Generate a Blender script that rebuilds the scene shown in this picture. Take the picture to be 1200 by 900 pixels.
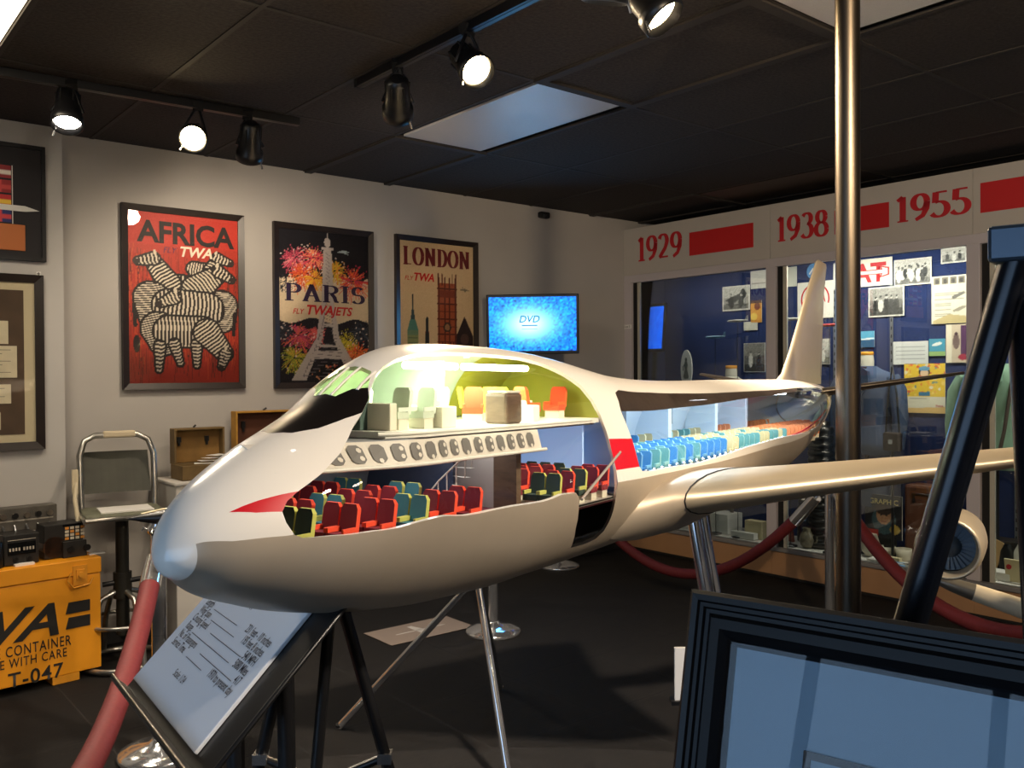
import bpy, bmesh, math, random
import numpy as np
from mathutils import Vector, Matrix
from mathutils.geometry import delaunay_2d_cdt
random.seed(7); RNG = np.random.default_rng(7)
for o in list(bpy.data.objects): bpy.data.objects.remove(o)
SC = bpy.context.scene; COL = SC.collection
PI = math.pi; R = math.radians

# ---------------------------------------------------------------- camera
CAMZ = 1.56; FPX = 1040.0; PITCH = R(-0.62); ROLL = R(0.35)
cam_d = bpy.data.cameras.new('camera'); cam = bpy.data.objects.new('camera', cam_d); COL.objects.link(cam)
cam_d.sensor_width = 36; cam_d.lens = 36 * FPX / 1200; cam_d.clip_start = .02
_f = Vector((0, math.cos(PITCH), math.sin(PITCH))); _u = Vector((0, -math.sin(PITCH), math.cos(PITCH))); _r = Vector((1, 0, 0))
_R = _r * math.cos(ROLL) - _u * math.sin(ROLL); _U = _r * math.sin(ROLL) + _u * math.cos(ROLL)
M = Matrix((_R, _U, -_f)).transposed().to_4x4(); M.translation = (0, 0, CAMZ); cam.matrix_world = M
SC.camera = cam
SC.view_settings.view_transform = 'Standard'; SC.view_settings.look = 'None'
SC.view_settings.gamma = 1; SC.view_settings.use_curve_mapping = False
SC.view_settings.exposure = 0.9
# ---------------------------------------------------------------- room frame: q along the poster wall, r towards it
RA = R(39.5); D1 = Vector((math.cos(RA), math.sin(RA), 0)); D2 = Vector((-math.sin(RA), math.cos(RA), 0))
CASE_ROT = RA - PI / 2
WALL_R = 5.49; CASE_Q = 5.84; BACK_Q = 6.38; CEIL = 2.933; LEFT_Q = -2.6; NEAR_R = -2.6
def RM(q, r, z=0.0): return D1 * q + D2 * r + Vector((0, 0, z))
CAMP = Vector((0, 0, CAMZ))
def ray(px, py):
    return (_f + _R * ((px - 600) / FPX) - _U * ((py - 450) / FPX))
def at_r(px, py, r):
    d = ray(px, py); return CAMP + d * (r / d.dot(D2))
def at_q(px, py, q):
    d = ray(px, py); return CAMP + d * (q / d.dot(D1))
def at_z(px, py, z):
    d = ray(px, py); return CAMP + d * ((z - CAMZ) / d.z)
def at_y(px, py, y):
    d = ray(px, py); return CAMP + d * (y / d.y)
# ---------------------------------------------------------------- world and large lights
W = bpy.data.worlds.new('world'); SC.world = W; W.use_nodes = True
W.node_tree.nodes['Background'].inputs[0].default_value = (.42, .58, .9, 1)
W.node_tree.nodes['Background'].inputs[1].default_value = .6
def area_light(name, loc, direction, sx, sy, power, col, parent=None):
    l = bpy.data.lights.new(name, 'AREA'); l.shape = 'RECTANGLE'; l.size = sx; l.size_y = sy; l.energy = power; l.color = col
    o = bpy.data.objects.new(name, l); COL.objects.link(o)
    o.rotation_euler = Vector(direction).to_track_quat('-Z', 'Y').to_euler(); o.location = loc
    if parent: o.parent = parent
    return o
# daylight entering through the shop window in the left wall (behind the viewer)
DAY = area_light('window_daylight', RM(LEFT_Q - .08, 0.0, 1.5), D1, 3.0, 1.7, 24, (.50, .70, 1.0))
# the one fluorescent ceiling panel that is switched on, upper left (its lens is built below)
FLU = area_light('fluorescent_glow', RM(.395, 3.74, CEIL - .03), (0, 0, -1), 1.1, .52, 9, (1.0, .88, .70))
FLU.rotation_euler = (0, 0, RA + PI / 2)
# ---------------------------------------------------------------- materials
def lin(c):
    if max(c) > 1.0: c = [v / 255 for v in c]
    return tuple(v / 12.92 if v <= .04045 else ((v + .055) / 1.055) ** 2.4 for v in c[:3])
MATS = {}
def mat(name, col=(128, 128, 128), rough=.5, metal=0.0, noise=0.0, scale=20.0, bump=0.0, coat=0.0, emit=None, estr=0.0, spec=.5, stretch=None):
    if name in MATS: return MATS[name]
    m = bpy.data.materials.new(name); m.use_nodes = True; nt = m.node_tree; b = nt.nodes['Principled BSDF']
    c = (*lin(col), 1); b.inputs['Base Color'].default_value = c
    b.inputs['Roughness'].default_value = rough; b.inputs['Metallic'].default_value = metal
    b.inputs['Specular IOR Level'].default_value = spec
    if coat: b.inputs['Coat Weight'].default_value = coat; b.inputs['Coat Roughness'].default_value = .06
    if emit: b.inputs['Emission Color'].default_value = (*lin(emit), 1); b.inputs['Emission Strength'].default_value = estr
    if noise or bump:
        tc = nt.nodes.new('ShaderNodeTexCoord'); mp = nt.nodes.new('ShaderNodeMapping'); nz = nt.nodes.new('ShaderNodeTexNoise')
        nt.links.new(tc.outputs['Object'], mp.inputs[0]); nt.links.new(mp.outputs[0], nz.inputs[0])
        nz.inputs['Scale'].default_value = scale; nz.inputs['Detail'].default_value = 5
        if stretch: mp.inputs['Scale'].default_value = stretch
        if noise:
            rp = nt.nodes.new('ShaderNodeValToRGB'); e = rp.color_ramp.elements
            e[0].position = .3; e[1].position = .72
            e[0].color = tuple(v * (1 - noise) for v in c[:3]) + (1,); e[1].color = tuple(min(1, v * (1 + noise)) for v in c[:3]) + (1,)
            nt.links.new(nz.outputs[0], rp.inputs[0]); nt.links.new(rp.outputs[0], b.inputs['Base Color'])
        if bump:
            bp = nt.nodes.new('ShaderNodeBump'); bp.inputs['Strength'].default_value = bump; bp.inputs['Distance'].default_value = .004
            nt.links.new(nz.outputs[0], bp.inputs['Height']); nt.links.new(bp.outputs[0], b.inputs['Normal'])
    MATS[name] = m; return m
def glass_mat(name, tint=(255, 255, 255), ior=1.45, rough=.0, extra=0.0):
    m = bpy.data.materials.new(name); m.use_nodes = True; nt = m.node_tree; nt.nodes.clear()
    out = nt.nodes.new('ShaderNodeOutputMaterial'); mx = nt.nodes.new('ShaderNodeMixShader'); tr = nt.nodes.new('ShaderNodeBsdfTransparent')
    gl = nt.nodes.new('ShaderNodeBsdfGlossy'); fr = nt.nodes.new('ShaderNodeFresnel'); fr.inputs[0].default_value = ior
    tr.inputs[0].default_value = (*lin(tint), 1); gl.inputs['Roughness'].default_value = rough
    ad = nt.nodes.new('ShaderNodeMath'); ad.operation = 'ADD'; ad.inputs[1].default_value = extra; ad.use_clamp = True
    nt.links.new(fr.outputs[0], ad.inputs[0]); nt.links.new(ad.outputs[0], mx.inputs[0])
    nt.links.new(tr.outputs[0], mx.inputs[1]); nt.links.new(gl.outputs[0], mx.inputs[2]); nt.links.new(mx.outputs[0], out.inputs[0])
    MATS[name] = m; return m
def print_mat(name, rough=.55, emit=0.0):
    m = bpy.data.materials.new(name); m.use_nodes = True; nt = m.node_tree; b = nt.nodes['Principled BSDF']
    a = nt.nodes.new('ShaderNodeVertexColor'); a.layer_name = 'Col'
    b.inputs['Roughness'].default_value = rough
    if emit:
        b.inputs['Base Color'].default_value = (.01, .01, .01, 1)
        nt.links.new(a.outputs[0], b.inputs['Emission Color']); b.inputs['Emission Strength'].default_value = emit
    else: nt.links.new(a.outputs[0], b.inputs['Base Color'])
    MATS[name] = m; return m
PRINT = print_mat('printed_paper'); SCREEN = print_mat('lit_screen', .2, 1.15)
GLASS = glass_mat('pane_glass', (246, 250, 250)); CASE_GLASS = glass_mat('case_glass', (240, 246, 246), 1.5, 0, .03)
POSTER_GLASS = glass_mat('poster_glass', (250, 250, 248), 1.4)
ACRYL = glass_mat('clear_acrylic', (252, 254, 253), 1.38)
WALLP = mat('wall_paint', (176, 172, 168), .85, noise=.03, scale=3, bump=.08)
WALLW = mat('wall_paint_left', (190, 188, 186), .85, noise=.03, scale=3, bump=.08)
CEILM = mat('ceiling_tile_charcoal', (50, 44, 40), .95, noise=.35, scale=60, bump=.9)
CEILB = mat('ceiling_grid_bar', (50, 45, 41), .8)
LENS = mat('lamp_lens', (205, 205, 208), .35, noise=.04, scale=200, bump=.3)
FLOORM = mat('floor_tile', (124, 109, 98), .6, noise=.16, scale=14, bump=.1, stretch=(1, 5, 1))
FLOORG = mat('floor_grout', (34, 31, 29), .8)
BLACK = mat('black_satin', (22, 22, 24), .35); BLACKM = mat('black_matte', (20, 19, 19), .8)
CHROME = mat('chrome', (222, 224, 228), .12, .92); STEEL = mat('brushed_steel', (150, 140, 128), .33, 1.0, noise=.08, scale=8, stretch=(30, 30, 1))
ALU = mat('case_aluminium', (196, 189, 192), .5, .1)
FRAMEB = mat('frame_dark_wood', (36, 27, 24), .4, noise=.2, scale=10)
RED = mat('signal_red', (196, 22, 32), .35); REDINK = mat('red_ink', (190, 30, 38), .6)
WHITE = mat('white_card', (226, 224, 220), .7)
# ---------------------------------------------------------------- mesh helpers
class MB:
    def __init__(s): s.v = []; s.f = []; s.m = []; s.sm = []
    def add(s, vs, fs, mi=0, smooth=False):
        n = len(s.v); s.v += [tuple(v) for v in vs]
        for f in fs: s.f.append([n + i for i in f]); s.m.append(mi); s.sm.append(smooth)
        return s
    def box(s, c, d, mi=0, rot=None):
        x, y, z = d[0] / 2, d[1] / 2, d[2] / 2
        vs = [Vector(p) for p in ((-x, -y, -z), (x, -y, -z), (x, y, -z), (-x, y, -z), (-x, -y, z), (x, -y, z), (x, y, z), (-x, y, z))]
        if rot is not None: vs = [rot @ v for v in vs]
        c = Vector(c); vs = [v + c for v in vs]
        return s.add(vs, [(3, 2, 1, 0), (4, 5, 6, 7), (0, 1, 5, 4), (1, 2, 6, 5), (2, 3, 7, 6), (3, 0, 4, 7)], mi)
    def b2(s, lo, hi, mi=0): return s.box([(a + b) / 2 for a, b in zip(lo, hi)], [abs(b - a) for a, b in zip(lo, hi)], mi)
    def loft(s, rings, mi=0, closed=True, cap=True, smooth=True):
        n = len(rings[0]); vs = [p for r in rings for p in r]; fs = []
        for i in range(len(rings) - 1):
            for j in range(n if closed else n - 1):
                k = (j + 1) % n; fs.append((i * n + j, i * n + k, (i + 1) * n + k, (i + 1) * n + j))
        s.add(vs, fs, mi, smooth)
        if cap and closed:
            s.add(rings[0], [tuple(range(n))[::-1]], mi); s.add(rings[-1], [tuple(range(n))], mi)
        return s
    def tube(s, path, r, n=10, mi=0, cap=True):
        path = [Vector(p) for p in path]; rings = []; up = None
        for i, p in enumerate(path):
            t = (path[min(i + 1, len(path) - 1)] - path[max(i - 1, 0)]).normalized()
            if up is None:
                up = Vector((0, 0, 1)) if abs(t.z) < .9 else Vector((1, 0, 0))
            a = (up - t * up.dot(t)).normalized(); b = t.cross(a); up = a
            rr = r[i] if isinstance(r, (list, tuple)) else r
            rings.append([p + (a * math.cos(2 * PI * k / n) + b * math.sin(2 * PI * k / n)) * rr for k in range(n)])
        return s.loft(rings, mi, True, cap)
    def cyl(s, p0, p1, r0, r1=None, n=16, mi=0): return s.tube([p0, p1], [r0, r0 if r1 is None else r1], n, mi)
    def lathe(s, prof, c=(0, 0, 0), n=24, mi=0, axis='z', cap=True):
        c = Vector(c); rings = []
        for r, h in prof:
            ring = []
            for k in range(n):
                a = 2 * PI * k / n; x, y = r * math.cos(a), r * math.sin(a)
                ring.append(c + (Vector((x, y, h)) if axis == 'z' else Vector((h, x, y)) if axis == 'x' else Vector((y, h, x))))
            rings.append(ring)
        return s.loft(rings, mi, True, cap)
    def ball(s, c, r, n=14, mi=0):
        r = r if isinstance(r, (tuple, list)) else (r, r, r); c = Vector(c); m = max(6, n // 2); rings = []
        for i in range(1, m):
            t = PI * i / m; rings.append([c + Vector((r[0] * math.sin(t) * math.cos(2 * PI * k / n), r[1] * math.sin(t) * math.sin(2 * PI * k / n), -r[2] * math.cos(t))) for k in range(n)])
        s.loft(rings, mi, True, False)
        for e, z in ((0, -1), (-1, 1)):
            rg = rings[e]; p = c + Vector((0, 0, z * r[2]))
            s.add([p] + rg, [((0, 1 + (k + 1) % n, 1 + k) if z < 0 else (0, 1 + k, 1 + (k + 1) % n)) for k in range(n)], mi, True)
        return s
    def prism(s, pts, y0, y1, mi=0):
        """polygon in local XZ, extruded along y"""
        n = len(pts); a = [(p[0], y0, p[1]) for p in pts]; b = [(p[0], y1, p[1]) for p in pts]
        fs = [tuple(range(n)), tuple(range(2 * n - 1, n - 1, -1))] + [(i, n + i, n + (i + 1) % n, (i + 1) % n) for i in range(n)]
        return s.add(a + b, fs, mi)
    def mesh(s, name, mats):
        me = bpy.data.meshes.new(name); me.from_pydata(s.v, [], s.f); me.validate(clean_customdata=False)
        for m in (mats if isinstance(mats, (list, tuple)) else [mats]): me.materials.append(m)
        if len(me.polygons) == len(s.f):
            me.polygons.foreach_set('material_index', s.m); me.polygons.foreach_set('use_smooth', s.sm)
        bm = bmesh.new(); bm.from_mesh(me); bmesh.ops.recalc_face_normals(bm, faces=bm.faces); bm.to_mesh(me); bm.free()
        return me
    def build(s, name, mats, parent=None, loc=None, rotz=0, bev=0, seg=2):
        return link(name, s.mesh(name, mats), parent, loc, rotz, bev, seg)
def link(name, me, parent=None, loc=None, rotz=0, bev=0, seg=2):
    o = bpy.data.objects.new(name, me); COL.objects.link(o)
    if parent: o.parent = parent
    if loc is not None: o.location = loc
    if rotz: o.rotation_euler = (0, 0, rotz)
    if bev:
        b = o.modifiers.new('bevel', 'BEVEL'); b.width = bev; b.segments = seg; b.limit_method = 'ANGLE'
    return o
def tag(o, label, cat, group=None, kind=None):
    if kind: o['kind'] = kind
    if label: o['label'] = label
    if cat: o['category'] = cat
    if group: o['group'] = group
    return o
def thing(name, label, cat, loc=(0, 0, 0), rotz=0, group=None):
    o = bpy.data.objects.new(name, None); COL.objects.link(o); o.empty_display_size = .05
    o.location = loc; o.rotation_euler = (0, 0, rotz); return tag(o, label, cat, group)
def orient(o, loc, xd, zd):
    x = Vector(xd).normalized(); z = Vector(zd); z = (z - x * z.dot(x)).normalized(); y = z.cross(x)
    m = Matrix((x, y, z)).transposed().to_4x4(); m.translation = loc; o.matrix_world = m; return o
def struct(o, label=None):
    o['kind'] = 'structure'
    if label: o['label'] = label
    return o
def copy_tree(o, parent=None):
    c = o.copy(); COL.objects.link(c); c.parent = parent
    for ch in list(o.children): copy_tree(ch, c)
    return c
# text: flat lettering lying in local XZ, facing -y
def text(name, s, size, m, parent, x=0, z=0, y=0, align='LEFT', bold=0.0, shear=0.0, sx=1.0, spacing=1.0, depth=0.0):
    cu = bpy.data.curves.new(name, 'FONT'); cu.body = s; cu.size = size; cu.align_x = align; cu.offset = bold * size; cu.shear = shear
    cu.space_character = spacing; cu.extrude = depth; cu.resolution_u = 3
    t = bpy.data.objects.new(name, cu); COL.objects.link(t); dg = bpy.context.evaluated_depsgraph_get()
    me = bpy.data.meshes.new_from_object(t.evaluated_get(dg)); bpy.data.objects.remove(t)
    me.transform(Matrix.Translation((x, y, z)) @ Matrix.Rotation(PI / 2, 4, 'X') @ Matrix.Scale(sx, 4, (1, 0, 0)))
    me.materials.clear(); me.materials.append(m)
    return link(name, me, parent)
# serif lettering drawn with a broad pen: strokes in a unit box, vertical strokes thick
def _arc(cx, cy, rx, ry, a0, a1, n=14): return [(cx + rx * math.cos(R(a0 + (a1 - a0) * i / n)), cy + ry * math.sin(R(a0 + (a1 - a0) * i / n))) for i in range(n + 1)]
GL = {
 '1': (.5, [[(.27, .05), (.27, .97)], [(.27, .97), (.08, .84)]], [(.08, .46, .03)]),
 '9': (.66, [_arc(.33, .68, .23, .29, 0, 360, 22), [(.56, .68), (.54, .42), (.42, .16), (.18, .02)]], []),
 '2': (.66, [_arc(.3, .72, .22, .25, 160, -20, 14) + [(.42, .42), (.1, .05)], [(.08, .06), (.58, .06)]], []),
 '3': (.62, [_arc(.28, .76, .2, .21, 150, -80, 14), _arc(.27, .29, .25, .27, 85, -150, 16)], []),
 '8': (.66, [_arc(.32, .75, .19, .22, 0, 360, 20), _arc(.32, .27, .25, .26, 0, 360, 22)], []),
 '5': (.62, [[(.16, .96), (.14, .56)], [(.16, .94), (.52, .94)], _arc(.26, .31, .27, .28, 115, -150, 16)], []),
 'P': (.72, [[(.2, .04), (.2, .96)], [(.2, .95), (.42, .95)] + _arc(.42, .72, .22, .23, 90, -90, 12) + [(.2, .49)]], [(.04, .4, .03), (.04, .3, .97)]),
 'A': (.82, [[(.14, .04), (.42, .97)], [(.4, .97), (.68, .04)], [(.24, .33), (.58, .33)]], [(.02, .28, .03), (.52, .84, .03)]),
 'R': (.8, [[(.2, .04), (.2, .96)], [(.2, .95), (.42, .95)] + _arc(.42, .74, .22, .21, 90, -90, 12) + [(.2, .53)], [(.42, .52), (.56, .3), (.62, .06), (.74, .03)]], [(.04, .36, .03), (.04, .3, .97)]),
 'I': (.42, [[(.2, .04), (.2, .96)]], [(.03, .37, .03), (.03, .37, .97)]),
 'S': (.66, [_arc(.33, .72, .21, .24, 30, 240, 14) + _arc(.32, .27, .24, .25, 60, -150, 14)], []),
 'L': (.66, [[(.2, .04), (.2, .96)], [(.2, .05), (.58, .05)]], [(.04, .34, .03), (.04, .36, .97)]),
 'O': (.78, [_arc(.38, .5, .3, .46, 0, 360, 26)], []),
 'N': (.84, [[(.18, .04), (.18, .96)], [(.18, .95), (.64, .05)], [(.64, .04), (.64, .96)]], [(.04, .32, .03), (.5, .78, .97), (.03, .3, .97)]),
 'D': (.78, [[(.2, .04), (.2, .96)], [(.2, .95), (.36, .95)] + _arc(.36, .5, .3, .45, 90, -90, 14) + [(.2, .05)]], [(.04, .3, .03), (.04, .3, .97)]),
}
def serif(name, s, h, m, parent, x=0, z=0, y=0, thick=.15, thin=.05, sx=1.0, gap=.03, serifh=.06):
    b = MB(); cx = x
    for ch in s:
        w, strokes, ser = GL[ch]
        for st in strokes:
            pts = [Vector((p[0], p[1])) for p in st]; L = []; Rr = []
            for i, p in enumerate(pts):
                t = (pts[min(i + 1, len(pts) - 1)] - pts[max(0, i - 1)]).normalized()
                wd = (thin + (thick - thin) * abs(t.y) ** 1.3) / 2
                nrm = Vector((-t.y, t.x)); L.append(p + nrm * wd); Rr.append(p - nrm * wd)
            vs = [(cx + q.x * h * sx, y, z + q.y * h) for q in L + Rr]; n = len(L)
            b.add(vs, [(i, i + 1, n + i + 1, n + i) for i in range(n - 1)])
        for a0, a1, zz in ser:
            b.add([(cx + a0 * h * sx, y, z + (zz - serifh / 2) * h), (cx + a1 * h * sx, y, z + (zz - serifh / 2) * h), (cx + a1 * h * sx, y, z + (zz + serifh / 2) * h), (cx + a0 * h * sx, y, z + (zz + serifh / 2) * h)], [(0, 1, 2, 3)])
        cx += (w + gap) * h * sx
    o = b.build(name, m, parent)
    return o, cx
def serif_width(s, h, sx=1.0, gap=.03): return sum(GL[c][0] + gap for c in s) * h * sx
# small raster canvas -> coloured grid mesh (flat print)
class Canvas:
    def __init__(s, w, h, bg):
        s.w, s.h = w, h; s.a = np.zeros((h, w, 3)); s.a[:] = np.array(bg) / 255.
        s.X, s.Y = np.meshgrid((np.arange(w) + .5) / w, (np.arange(h) + .5) / w); s.top = h / w   # x 0..1, y 0..h/w downwards
    def put(s, mask, col):
        s.a[mask] = np.array(col) / 255.; return s
    def ell(s, cx, cy, rx, ry, col=None, rot=0):
        c, d = math.cos(R(rot)), math.sin(R(rot)); dx, dy = s.X - cx, s.Y - cy
        mk = ((dx * c + dy * d) / rx) ** 2 + ((-dx * d + dy * c) / ry) ** 2 < 1
        return s.put(mk, col) if col is not None else mk
    def rect(s, x0, y0, x1, y1, col): return s.put((s.X > x0) & (s.X < x1) & (s.Y > y0) & (s.Y < y1), col)
    def poly(s, pts, col=None):
        mk = np.zeros(s.X.shape, bool); n = len(pts)
        for i in range(n):
            (x0, y0), (x1, y1) = pts[i], pts[(i + 1) % n]
            if y0 == y1: continue
            cond = ((y0 > s.Y) != (y1 > s.Y)) & (s.X < (x1 - x0) * (s.Y - y0) / (y1 - y0) + x0); mk ^= cond
        return s.put(mk, col) if col is not None else mk
    def line(s, p, q, w, col):
        p, q = np.array(p, float), np.array(q, float); d = q - p; L2 = max(d @ d, 1e-9)
        t = np.clip(((s.X - p[0]) * d[0] + (s.Y - p[1]) * d[1]) / L2, 0, 1)
        return s.put(np.hypot(s.X - p[0] - t * d[0], s.Y - p[1] - t * d[1]) < w / 2, col)
    def noise(s, amp): s.a = np.clip(s.a + RNG.normal(0, amp, s.a.shape[:2])[..., None], 0, 1); return s
    def mesh(s, name, wd, ht, m=None):
        w, h = s.w, s.h; xs = np.linspace(0, wd, w); zs = np.linspace(ht, 0, h)
        XX, ZZ = np.meshgrid(xs, zs); v = np.stack([XX, np.zeros_like(XX), ZZ], -1).reshape(-1, 3)
        i = np.arange(w * h).reshape(h, w); f = np.stack([i[1:, :-1], i[1:, 1:], i[:-1, 1:], i[:-1, :-1]], -1).reshape(-1, 4)
        me = bpy.data.meshes.new(name); me.from_pydata(v.tolist(), [], f.tolist())
        c = s.a; c = np.where(c <= .04045, c / 12.92, ((c + .055) / 1.055) ** 2.4)
        at = me.color_attributes.new('Col', 'FLOAT_COLOR', 'POINT')
        at.data.foreach_set('color', np.concatenate([c, np.ones((h, w, 1))], -1).astype(np.float32).ravel())
        me.materials.append(m or PRINT); return me
def rails(w, h, fw, d, y0=0.0, lip=.0):
    """four mitred rails of a picture frame, opening inside, local XZ from (0,0) to (w,h)"""
    b = MB(); o = [(0, 0), (w, 0), (w, h), (0, h)]; i = [(fw, fw), (w - fw, fw), (w - fw, h - fw), (fw, h - fw)]
    for k in range(4):
        j = (k + 1) % 4; q = [o[k], o[j], i[j], i[k]]
        vs = [(p[0], y0, p[1]) for p in q[:2]] + [(p[0], y0 + lip, p[1]) for p in q[2:]] + [(p[0], y0 + d, p[1]) for p in q]
        b.add(vs, [(0, 1, 2, 3), (7, 6, 5, 4), (0, 4, 5, 1), (2, 6, 7, 3)])
    return b
# ================================================================ ROOM
def rbox(name, q0, q1, r0, r1, z0, z1, m, parent=None, bev=0):
    o = MB().b2((-(q1 - q0) / 2, -(r1 - r0) / 2, 0), ((q1 - q0) / 2, (r1 - r0) / 2, z1 - z0)).build(name, m, None, RM((q0 + q1) / 2, (r0 + r1) / 2, z0), RA, bev)
    return o
fl = struct(rbox('floor', LEFT_Q, BACK_Q + .1, NEAR_R, WALL_R + .1, -.06, -.004, FLOORG), 'dark brown tiled floor of the museum room')
tile_me = MB().b2((.0015, .0015, 0), (.6085, .6085, .0045)).mesh('floor_tile', FLOORM)
nq, nr = int((BACK_Q - LEFT_Q) / .61) + 1, int((WALL_R - NEAR_R) / .61) + 1
for i in range(nq):
    for j in range(nr):
        if LEFT_Q + (i + 1) * .61 > BACK_Q + .12 or NEAR_R + (j + 1) * .61 > WALL_R + .12: pass
        t = link('floor_tile', tile_me); t.parent = fl
        t.location = ((i * .61) - (BACK_Q + .1 - LEFT_Q) / 2, (j * .61) - (WALL_R + .1 - NEAR_R) / 2, .056 - .0045)
# ceiling with grid
QL = [.73 + .667 * i for i in range(-5, 10)]; RL = [3.14 + 1.21 * j for j in range(-5, 3)]
cl = struct(rbox('ceiling', LEFT_Q - .1, BACK_Q + .4, NEAR_R - .1, WALL_R + .1, CEIL + .02, CEIL + .1, BLACKM), 'black suspended ceiling of large textured tiles')
cq, cr_ = (LEFT_Q - .1 + BACK_Q + .4) / 2, (NEAR_R - .1 + WALL_R + .1) / 2
ct_me = MB().b2((.006, .006, .0), (.661, 1.204, .018)).mesh('ceiling_tile', CEILM)
LAMPS = {(-1, 0): 'lit', (3, 0): 'off', (3, -2): 'off', (7, 0): 'off'}
for i in range(-5, 9):
    for j in range(-5, 2):
        if (i, j) in LAMPS: continue
        t = link('ceiling_tile', ct_me, cl); t.location = (.73 + .667 * i - cq, 3.14 + 1.21 * j - cr_, -.02)
qb = MB().b2((-.011, NEAR_R - cr_, -.0235), (.011, WALL_R - cr_, -.012)).mesh('grid_bar', CEILB)
rb = MB().b2((LEFT_Q - cq, -.011, -.0230), (BACK_Q + .3 - cq, .011, -.0125)).mesh('grid_bar', CEILB)
for q in QL: link('grid_bar', qb, cl, (q - cq, 0, 0))
for r in RL: link('grid_bar', rb, cl, (0, r - cr_, 0))
EMITL = mat('lit_lens', (255, 240, 215), .4, emit=(255, 232, 196), estr=3.2)
LLAB = {(-1, 0): 'lit fluorescent ceiling panel in the upper left corner of the photo', (3, 0): 'unlit white ceiling panel above the airliner catching blue light',
        (3, -2): 'unlit ceiling panel at the top edge beside the steel pole', (7, 0): 'unlit ceiling panel above the display case header, shade painted into its lens'}
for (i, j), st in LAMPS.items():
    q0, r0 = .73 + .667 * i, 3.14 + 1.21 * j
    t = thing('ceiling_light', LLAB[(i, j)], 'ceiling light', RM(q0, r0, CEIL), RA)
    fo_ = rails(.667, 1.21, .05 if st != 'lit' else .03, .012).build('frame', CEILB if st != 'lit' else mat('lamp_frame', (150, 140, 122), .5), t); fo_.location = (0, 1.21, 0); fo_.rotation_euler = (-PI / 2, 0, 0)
    MB().b2((.045 if st != 'lit' else .02, .02, -.002), (.60 if st != 'lit' else .645, 1.19, .010)).build('diffuser', EMITL if st == 'lit' else LENS if j != 0 or i != 7 else mat('shaded_lens', (58, 46, 38), .6), t)  # far lens coloured darker to stand in for the shade it lies in
# walls
struct(rbox('wall_back', LEFT_Q, BACK_Q + .1, WALL_R, WALL_R + .12, 0, CEIL + .02, WALLP), 'light grey wall hung with three framed travel posters')
BUMP_R = WALL_R - .12
struct(rbox('wall_bump', LEFT_Q, 1.215, BUMP_R, WALL_R, 0, CEIL + .02, WALLW), 'projecting pale wall section with two dark frames at left')
struct(rbox('wall_right', BACK_Q + .02, BACK_Q + .14, NEAR_R, WALL_R, 0, CEIL + .02, WALLP), 'wall behind the display case')
struct(rbox('wall_front', LEFT_Q, BACK_Q + .1, NEAR_R - .12, NEAR_R, 0, CEIL + .02, WALLP), 'plain wall behind the viewer')
wl = MB()
for lo, hi in (((0, NEAR_R, 0), (.12, WALL_R, .62)), ((0, NEAR_R, 2.38), (.12, WALL_R, CEIL + .02)), ((0, NEAR_R, .62), (.12, -1.55, 2.38)), ((0, 1.55, .62), (.12, WALL_R, 2.38))): wl.b2(lo, hi)
struct(wl.build('wall_left', WALLP, None, RM(LEFT_Q - .12, 0, 0), RA), 'left wall with the shop window, behind the viewer')
wn = struct(thing('window_1', None, None, RM(LEFT_Q - .06, 0, 0), RA), 'shop window with four panes letting daylight in'); 
wf = MB().b2((-.03, -1.55, .62), (.03, 1.55, .68)).b2((-.03, -1.55, 2.32), (.03, 1.55, 2.38))
for y in (-1.55, -.78, -.03, .72, 1.49): wf.b2((-.03, y, .68), (.03, y + .06, 2.32))
wf.build('window_frame', ALU, wn)
for y in (-1.49, -.72, .03, .78): MB().b2((-.004, y, .68), (.004, y + .69, 2.32)).build('pane', GLASS, wn)
struct(rbox('baseboard_back', 1.215, CASE_Q, WALL_R - .015, WALL_R, 0, .09, BLACKM, bev=.003), 'black baseboard along the poster wall')
struct(rbox('baseboard_left', LEFT_Q, 1.215, BUMP_R - .015, BUMP_R, 0, .09, BLACKM), 'black baseboard along the projecting wall')
# ================================================================ DISPLAY CASE (local x runs right along the glass, y into the case)
CASE = thing('display_case', 'long built-in glass display case with year numbers on its header', 'display case', RM(CASE_Q, WALL_R, 0), CASE_ROT)
def cxz(px, py, q=CASE_Q):
    p = at_q(px, py, q); return WALL_R - p.dot(D2), p.z
CL = WALL_R - NEAR_R; CD = BACK_Q - CASE_Q
HB, HT = cxz(905, 303)[1], cxz(1000, 223)[1]; SILL = cxz(833, 628)[1]; BASEZ = .05
HEADM = mat('header_panel_paint', (186, 180, 172), .7, noise=.02, scale=4); BLUE = mat('blue_felt', (22, 40, 88), .9, noise=.12, scale=30)
TAN = mat('tan_laminate', (164, 124, 88), .6, noise=.05, scale=8); GREYSILL = mat('grey_sill', (120, 118, 118), .5)
XM = [0.0, cxz(904, 400)[0], cxz(1141, 400)[0]]; st_ = XM[2] - XM[1]
while XM[-1] + st_ < CL: XM.append(XM[-1] + st_)
XM.append(CL)
for a, b in zip(XM[:-1], XM[1:]):
    MB().b2((a + .0015, -.012, HB), (b - .0015, .02, HT)).build('header_panel', HEADM, CASE)
    MB().b2((a + .001, .0, .022), (b - .001, .02, SILL - .028)).build('base_panel', TAN, CASE)
MB().b2((0, .02, HB), (CL, CD, HT)).build('soffit', BLACKM, CASE)
MB().b2((0, .012, .0), (CL, .06, .03)).build('toe_kick', BLACKM, CASE)
MB().b2((0, -.02, SILL - .03), (CL, .05, SILL)).build('sill', GREYSILL, CASE, bev=.004)
MB().b2((0, .05, SILL - .03), (CL, CD, SILL - .005)).build('case_floor', mat('case_floor', (206, 200, 190), .6), CASE)
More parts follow.
